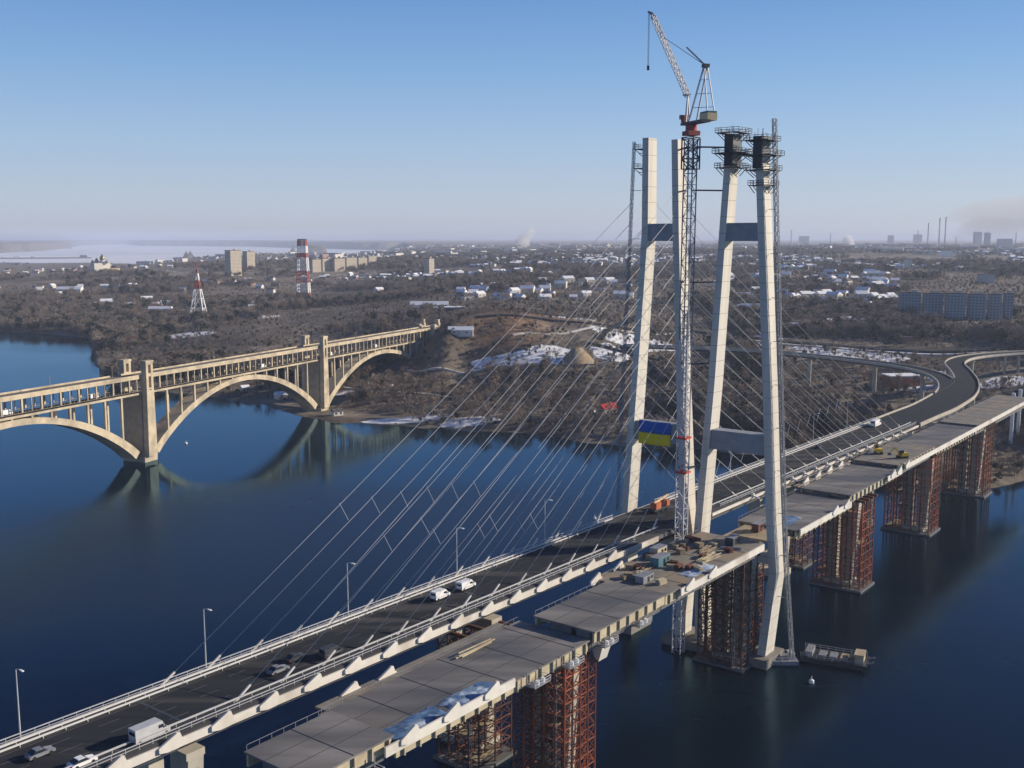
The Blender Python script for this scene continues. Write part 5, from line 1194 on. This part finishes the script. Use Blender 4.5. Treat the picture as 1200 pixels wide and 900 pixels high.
# woodland mass: one object, instances of merged bare trees on terrain points
variants = []
for i in range(5):
    q = MB(); ev = i == 4
    for j in range(3 if not ev else 2):
        tr, cr_ = bare_tree(300 + i * 7 + j, rnd.uniform(7, 12), 4.2, 150, evergreen=ev); off = Vector((rnd.uniform(-4, 4), rnd.uniform(-4, 4), 0)) if j else Vector((0, 0, 0))
        for src, mi_ in ((tr, 0), (cr_, 1)):
            q.cur = mi_; q.poly([Vector(p) + off for p in src.v], src.f)
    o = q.build("tree_clump", [M['bark'], M[('twig', 'twig2', 'twig', 'twig2', 'twig3')[i]]]); COL.objects.unlink(o); variants.append(o)
N = 150000
rg = np.random.default_rng(5)
th = np.radians(rg.uniform(-34, 34, N)); rad = 520 * (7800 / 520) ** (rg.random(N) ** .85)
wx, wy = rad * np.sin(th), rad * np.cos(th); wz = HV(wx, wy)
pxx = 600 + F * np.tan(th)
den = fbm(wx / 130, wy / 130, 21, 4) * .55 + fbm(wx / 700, wy / 700, 25, 3) * .45
keep = (wz > 1.3) & (den > .525)
keep &= ~((np.abs((wx - T1[0]) * AN[0] + (wy - T1[1]) * AN[1] + 6) < 14) & ((wx - T1[0]) * AE[0] + (wy - T1[1]) * AE[1] < 420))
def clear(px_, py_, rx, ry, p=1.0):
    global keep
    g = G(px_, py_); d = np.hypot(g[0], g[1]); a1 = math.atan2(g[0], g[1]); ax_ = rx / F * d; dep = max(CAMH - g[2], 15); ay = ry / F * d * d / dep
    dx, dy = wx - g[0], wy - g[1]; u_ = dx * math.cos(a1) - dy * math.sin(a1); v_ = dx * math.sin(a1) + dy * math.cos(a1)
    keep &= ~((np.hypot(u_ / ax_, v_ / ay) < 1) & (rg.random(N) < p))
for c in [(610, 405, 130, 16, .82), (620, 421, 160, 8, 1), (760, 408, 90, 8, 1), (1000, 412, 120, 10, .95), (330, 392, 160, 14, .8), (640, 370, 110, 9, .9), (440, 365, 120, 8, .8), (225, 398, 60, 9, .85), (1180, 448, 60, 12, 1), (1080, 448, 50, 9, .9), (1120, 415, 60, 10, 1), (480, 494, 90, 4, 1), (560, 433, 110, 5, 1)]: clear(*c)
keep &= ~((rad > 3300) & (th < rlt[-1]) & (rg.random(N) < .93))
open_ = (wz > 1.3) & ~keep & (rad < 2300)
m_near = np.ones(N, bool)
for L_, w_ in ((mp_, 15), (rp, 12), (hp, 13)):
    for p in L_[::2]: m_near &= (wx - p.x) ** 2 + (wy - p.y) ** 2 > w_ * w_
keep &= m_near
open_ &= m_near & ~((np.abs((wx - T1[0]) * AN[0] + (wy - T1[1]) * AN[1] + 6) < 10) & ((wx - T1[0]) * AE[0] + (wy - T1[1]) * AE[1] < 400)) & (rg.random(N) < .6)
sx, sy, sz = wx[open_], wy[open_], wz[open_]
wx, wy, wz = wx[keep], wy[keep], wz[keep]
def scatter(name, pts, smin, smax):
    me = bpy.data.meshes.new(name); me.from_pydata(pts.tolist(), [], [])
    ob = bpy.data.objects.new(name, me); COL.objects.link(ob); ob["kind"] = "stuff"
    ng = bpy.data.node_groups.new(name + "_scatter", 'GeometryNodeTree')
    ng.interface.new_socket("Geometry", in_out='INPUT', socket_type='NodeSocketGeometry'); ng.interface.new_socket("Geometry", in_out='OUTPUT', socket_type='NodeSocketGeometry')
    gi = ng.nodes.new("NodeGroupInput"); go = ng.nodes.new("NodeGroupOutput"); m2p = ng.nodes.new("GeometryNodeMeshToPoints"); iop = ng.nodes.new("GeometryNodeInstanceOnPoints")
    jn = ng.nodes.new("GeometryNodeGeometryToInstance")
    for v in variants[::-1]:
        oi = ng.nodes.new("GeometryNodeObjectInfo"); oi.inputs["Object"].default_value = v; oi.inputs["As Instance"].default_value = False; ng.links.new(oi.outputs["Geometry"], jn.inputs[0])
    def rv(a, b_, typ='FLOAT'):
        q = ng.nodes.new("FunctionNodeRandomValue"); q.data_type = typ
        ins = [s for s in q.inputs if s.enabled and s.name in ("Min", "Max")]; ins[0].default_value = a; ins[1].default_value = b_
        return [s for s in q.outputs if s.enabled][0]
    ng.links.new(gi.outputs[0], m2p.inputs[0]); ng.links.new(m2p.outputs[0], iop.inputs["Points"]); ng.links.new(jn.outputs[0], iop.inputs["Instance"]); iop.inputs["Pick Instance"].default_value = True
    ng.links.new(rv(0, 14, 'INT'), iop.inputs["Instance Index"]); ng.links.new(rv((0, 0, 0), (0, 0, 6.28), 'FLOAT_VECTOR'), iop.inputs["Rotation"])
    ng.links.new(rv(smin, smax), iop.inputs["Scale"]); ng.links.new(iop.outputs[0], go.inputs[0]); ob.modifiers.new("scatter", 'NODES').node_group = ng
scatter("woodland", np.stack([wx, wy, wz], 1), .42, 1.25)
scatter("scrub", np.stack([sx, sy, sz], 1), .12, .42)
print("woodland points", len(wx))
# ------------------------------------------------------------------ smoke plumes and haze
def volume_mat(name, col, dens, ns=None, aniso=.2):
    m = bpy.data.materials.new(name); m.use_nodes = True; n = m.node_tree; n.nodes.remove(n.nodes["Principled BSDF"]); out = n.nodes["Material Output"]
    v = n.nodes.new("ShaderNodeVolumePrincipled"); v.inputs["Color"].default_value = (*col, 1); v.inputs["Density"].default_value = dens; v.inputs["Anisotropy"].default_value = aniso
    n.links.new(v.outputs[0], out.inputs["Volume"]); return m
def plume(pts, rads, name, label, m, seed):
    q = MB(); r_ = random.Random(seed); k = 16; P = [Vector(p) for p in pts]; sm = smooth([tuple(p) for p in P], 4); rs = np.interp(np.linspace(0, len(rads) - 1, len(sm)), range(len(rads)), rads)
    q.tube(sm, [float(a) * r_.uniform(.8, 1.2) for a in rs], k); o = q.build(name, m, smooth=True)
    tag(o, label, "smoke", kind="stuff"); return o
g = G(609, 309, 60); Y6 = g[1]
plume([atY(609, 291, Y6), atY(610, 287, Y6), atY(613, 283, Y6), atY(618, 277, Y6), atY(626, 269, Y6)], np.array([2, 7, 9, 6, 3]) * Y6 / F, "steam_plume", "white steam plume from the red brick chimney", volume_mat("steam", (.98, .98, .98), .035), 2)
Y7 = 6200
plume([atY(997, 293, Y7), atY(996, 288, Y7), atY(994, 283, Y7), atY(991, 277, Y7)], np.array([2, 6.5, 6.5, 3]) * Y7 / F, "steam_plume", "small white steam plume right of the hoist mast", volume_mat("steam_thin", (.95, .96, .97), .05), 3)
Y8 = 9500
plume([atY(1108, 258, Y8), atY(1125, 252, Y8), atY(1150, 256, Y8), atY(1200, 250, Y8), atY(1280, 246, Y8)], np.array([3, 12, 20, 24, 26]) * Y8 / F, "smoke_plume", "faint brown smoke cloud drifting right from the tall factory chimneys", volume_mat("brown_smoke", (.72, .62, .60), .0013), 4)
plume([atY(1118, 280, Y8), atY(1135, 270, Y8), atY(1160, 268, Y8), atY(1210, 270, Y8)], np.array([5, 12, 14, 15]) * Y8 / F, "smoke_plume", "low grey smoke bank over the factory at far right", volume_mat("grey_smoke", (.68, .65, .68), .0016), 6)
hz_m = volume_mat("haze_air", (.69, .79, 1.0), 7.6e-5, aniso=.1); 
HB = MB().box((0, 30000, 97), (110000, 70000, 208)); hzo = HB.build("haze", hz_m); hzo["kind"] = "stuff"
